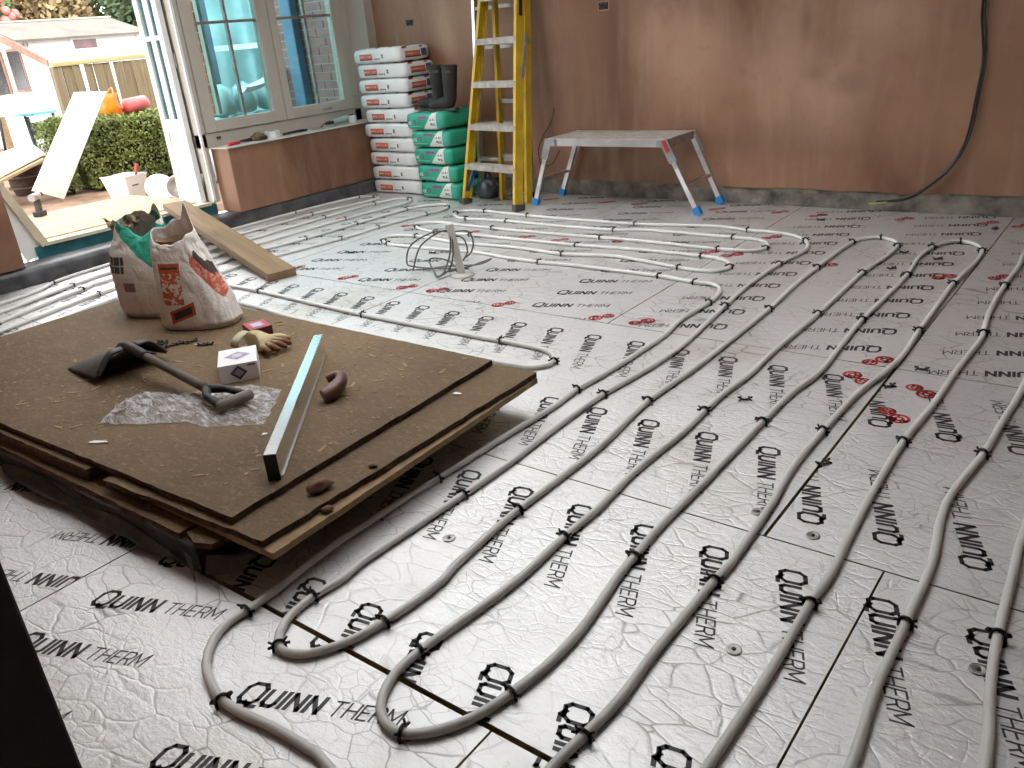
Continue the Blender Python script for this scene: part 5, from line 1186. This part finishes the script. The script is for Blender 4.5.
for i, chh in enumerate('STANL'):
    for pl_ in pl5[chh]:
        for (ax_, ay), (bx_, by) in zip(pl_, pl_[1:]): m.bar((.2915, -.10 + i * .042 + ax_ * .028, .53 + ay * .045), (.2915, -.10 + i * .042 + bx_ * .028, .53 + by * .045), .008, .001, (1, 0, 0))
m.build('badge_lettering', 'black_plastic', wk)
t = thing('dust_sheet', 'white dust sheet heaped over the bench left of the work bench', 'dust sheet', (-9.6, 3.70, .08)); m = MB().grid(lambda u, v: Vector((lerp(-.4, .25, v), lerp(-.6, .42, u), .75 + .25 * math.sin(PI * v) * (1 - .4 * u) + .05 * nz(u * 5, v * 5))), 24, 14); m.build('cloth', 'door_white', t, solid=.004)
MB().box(-.35, .1, -.55, -.05, 0, .74).build('bench_body', 'shed_trim', t)
t = thing('log_basket', 'dark brown woven basket standing under the white dust sheet', 'basket', (-9.1, 3.72, .08)); MB().lathe([(.13, 0), (.16, .1), (.17, .30), (.18, .32), (.15, .32)], 16).build('basket_body', plain('wicker', (.07, .045, .035), .9, bump=.8, bscale=60), t)
for a in range(3): MB().tube([(.172 * math.cos(q), .172 * math.sin(q), .08 + .1 * a) for q in [2 * PI * k / 20 for k in range(20)]], .010, 6, True).build('woven_band', plain('wicker_band_%d' % a, (.10, .07, .055), .9), t)
t = thing('timber_post', 'orange brown timber post at the far left in front of the shed', 'post', (-11.5, 4.62, .08)); MB().box(-.04, .04, -.04, .04, 0, 1.42).build('post_body', 'pale_board', t); MB().box(-.045, .045, -.045, .045, 1.0, 1.03).build('band', 'shed_trim', t)

# trees and shrubs behind
def bush(name, label, c, r, n, size, mat, seed, cat='bush', trunk=True):
    t = thing(name, label, cat, (c[0], c[1], .08))
    def fn(rg):
        v = Vector((rg.gauss(0, 1), rg.gauss(0, 1), rg.gauss(0, 1))).normalized() * rg.uniform(.55, 1.05)
        return Vector((v.x * r[0], v.y * r[1], c[2] + v.z * r[2])) * 1.0
    leaves(n, fn, size, seed).build('foliage', mat, t)
    if trunk:
        MB().tube([(0, 0, 0), (.05, .05, c[2] * .5), (0, .1, c[2])], [.10, .08, .05], 8).build('trunk', 'shed_trim', t)
        for a in (0, 2.1, 4.2): MB().tube([(0, .05, c[2] * .6), (r[0] * .4 * math.cos(a), r[1] * .4 * math.sin(a), c[2] + .2)], [.04, .015], 6).build('branch', 'shed_trim', t)
    return t
bush('evergreen_tree', 'dark glossy evergreen tree right of the shed roof', (-16.4, 10.6, 2.2), (1.2, 1.45, 2.0), 11000, .085, 'leaf_dark', 21, 'tree')
bush('evergreen_tree', 'mid green evergreen tree behind the shed ridge', (-19.4, 10.2, 2.5), (1.0, 1.3, 2.2), 8000, .085, 'leaf_mid', 22, 'tree')
bush('dry_shrub', 'tall straw coloured leafless shrub behind the shed roof', (-17.4, 8.4, 2.0), (.85, .70, 1.6), 7500, .075, 'twig', 23)
pk = bush('flowering_shrub', 'green shrub with pink flowers at the far upper left', (-17.0, 6.75, 1.9), (.85, .78, 1.2), 6500, .07, 'leaf_mid', 24)
rg = random.Random(9)
fm = MB().lathe([(.02, -.04), (.09, 0), (.05, .05), (.01, .06)], 8).mesh('flower'); fm.materials.append(MAT['petal'])
for k in range(90):
    o = bpy.data.objects.new('flower', fm); C.objects.link(o); o.parent = pk; a = rg.uniform(-1.6, .8); b = rg.uniform(-.6, .7)
    o.location = (.95 * math.cos(a) * math.cos(b), .84 * math.sin(a) * math.cos(b), 1.9 + 1.2 * math.sin(b)); o.rotation_euler = (rg.random(), 1.2, a)
for k, (x, y) in enumerate(((-21.5, 14.5), (-22.5, 9.2), (-22, 4.2), (-14.0, 14.8))):
    bush('background_tree', ['large dull green tree far behind, right of the others', 'large dull green tree far behind the shed', 'large dull green tree far behind at left', 'large dull green tree beyond the window panes'][k], (x, y, 3.2), (2.0, 2.4, 3.0), 9000, .14, 'leaf_mid' if k % 2 else 'leaf_dark', 40 + k, 'tree')
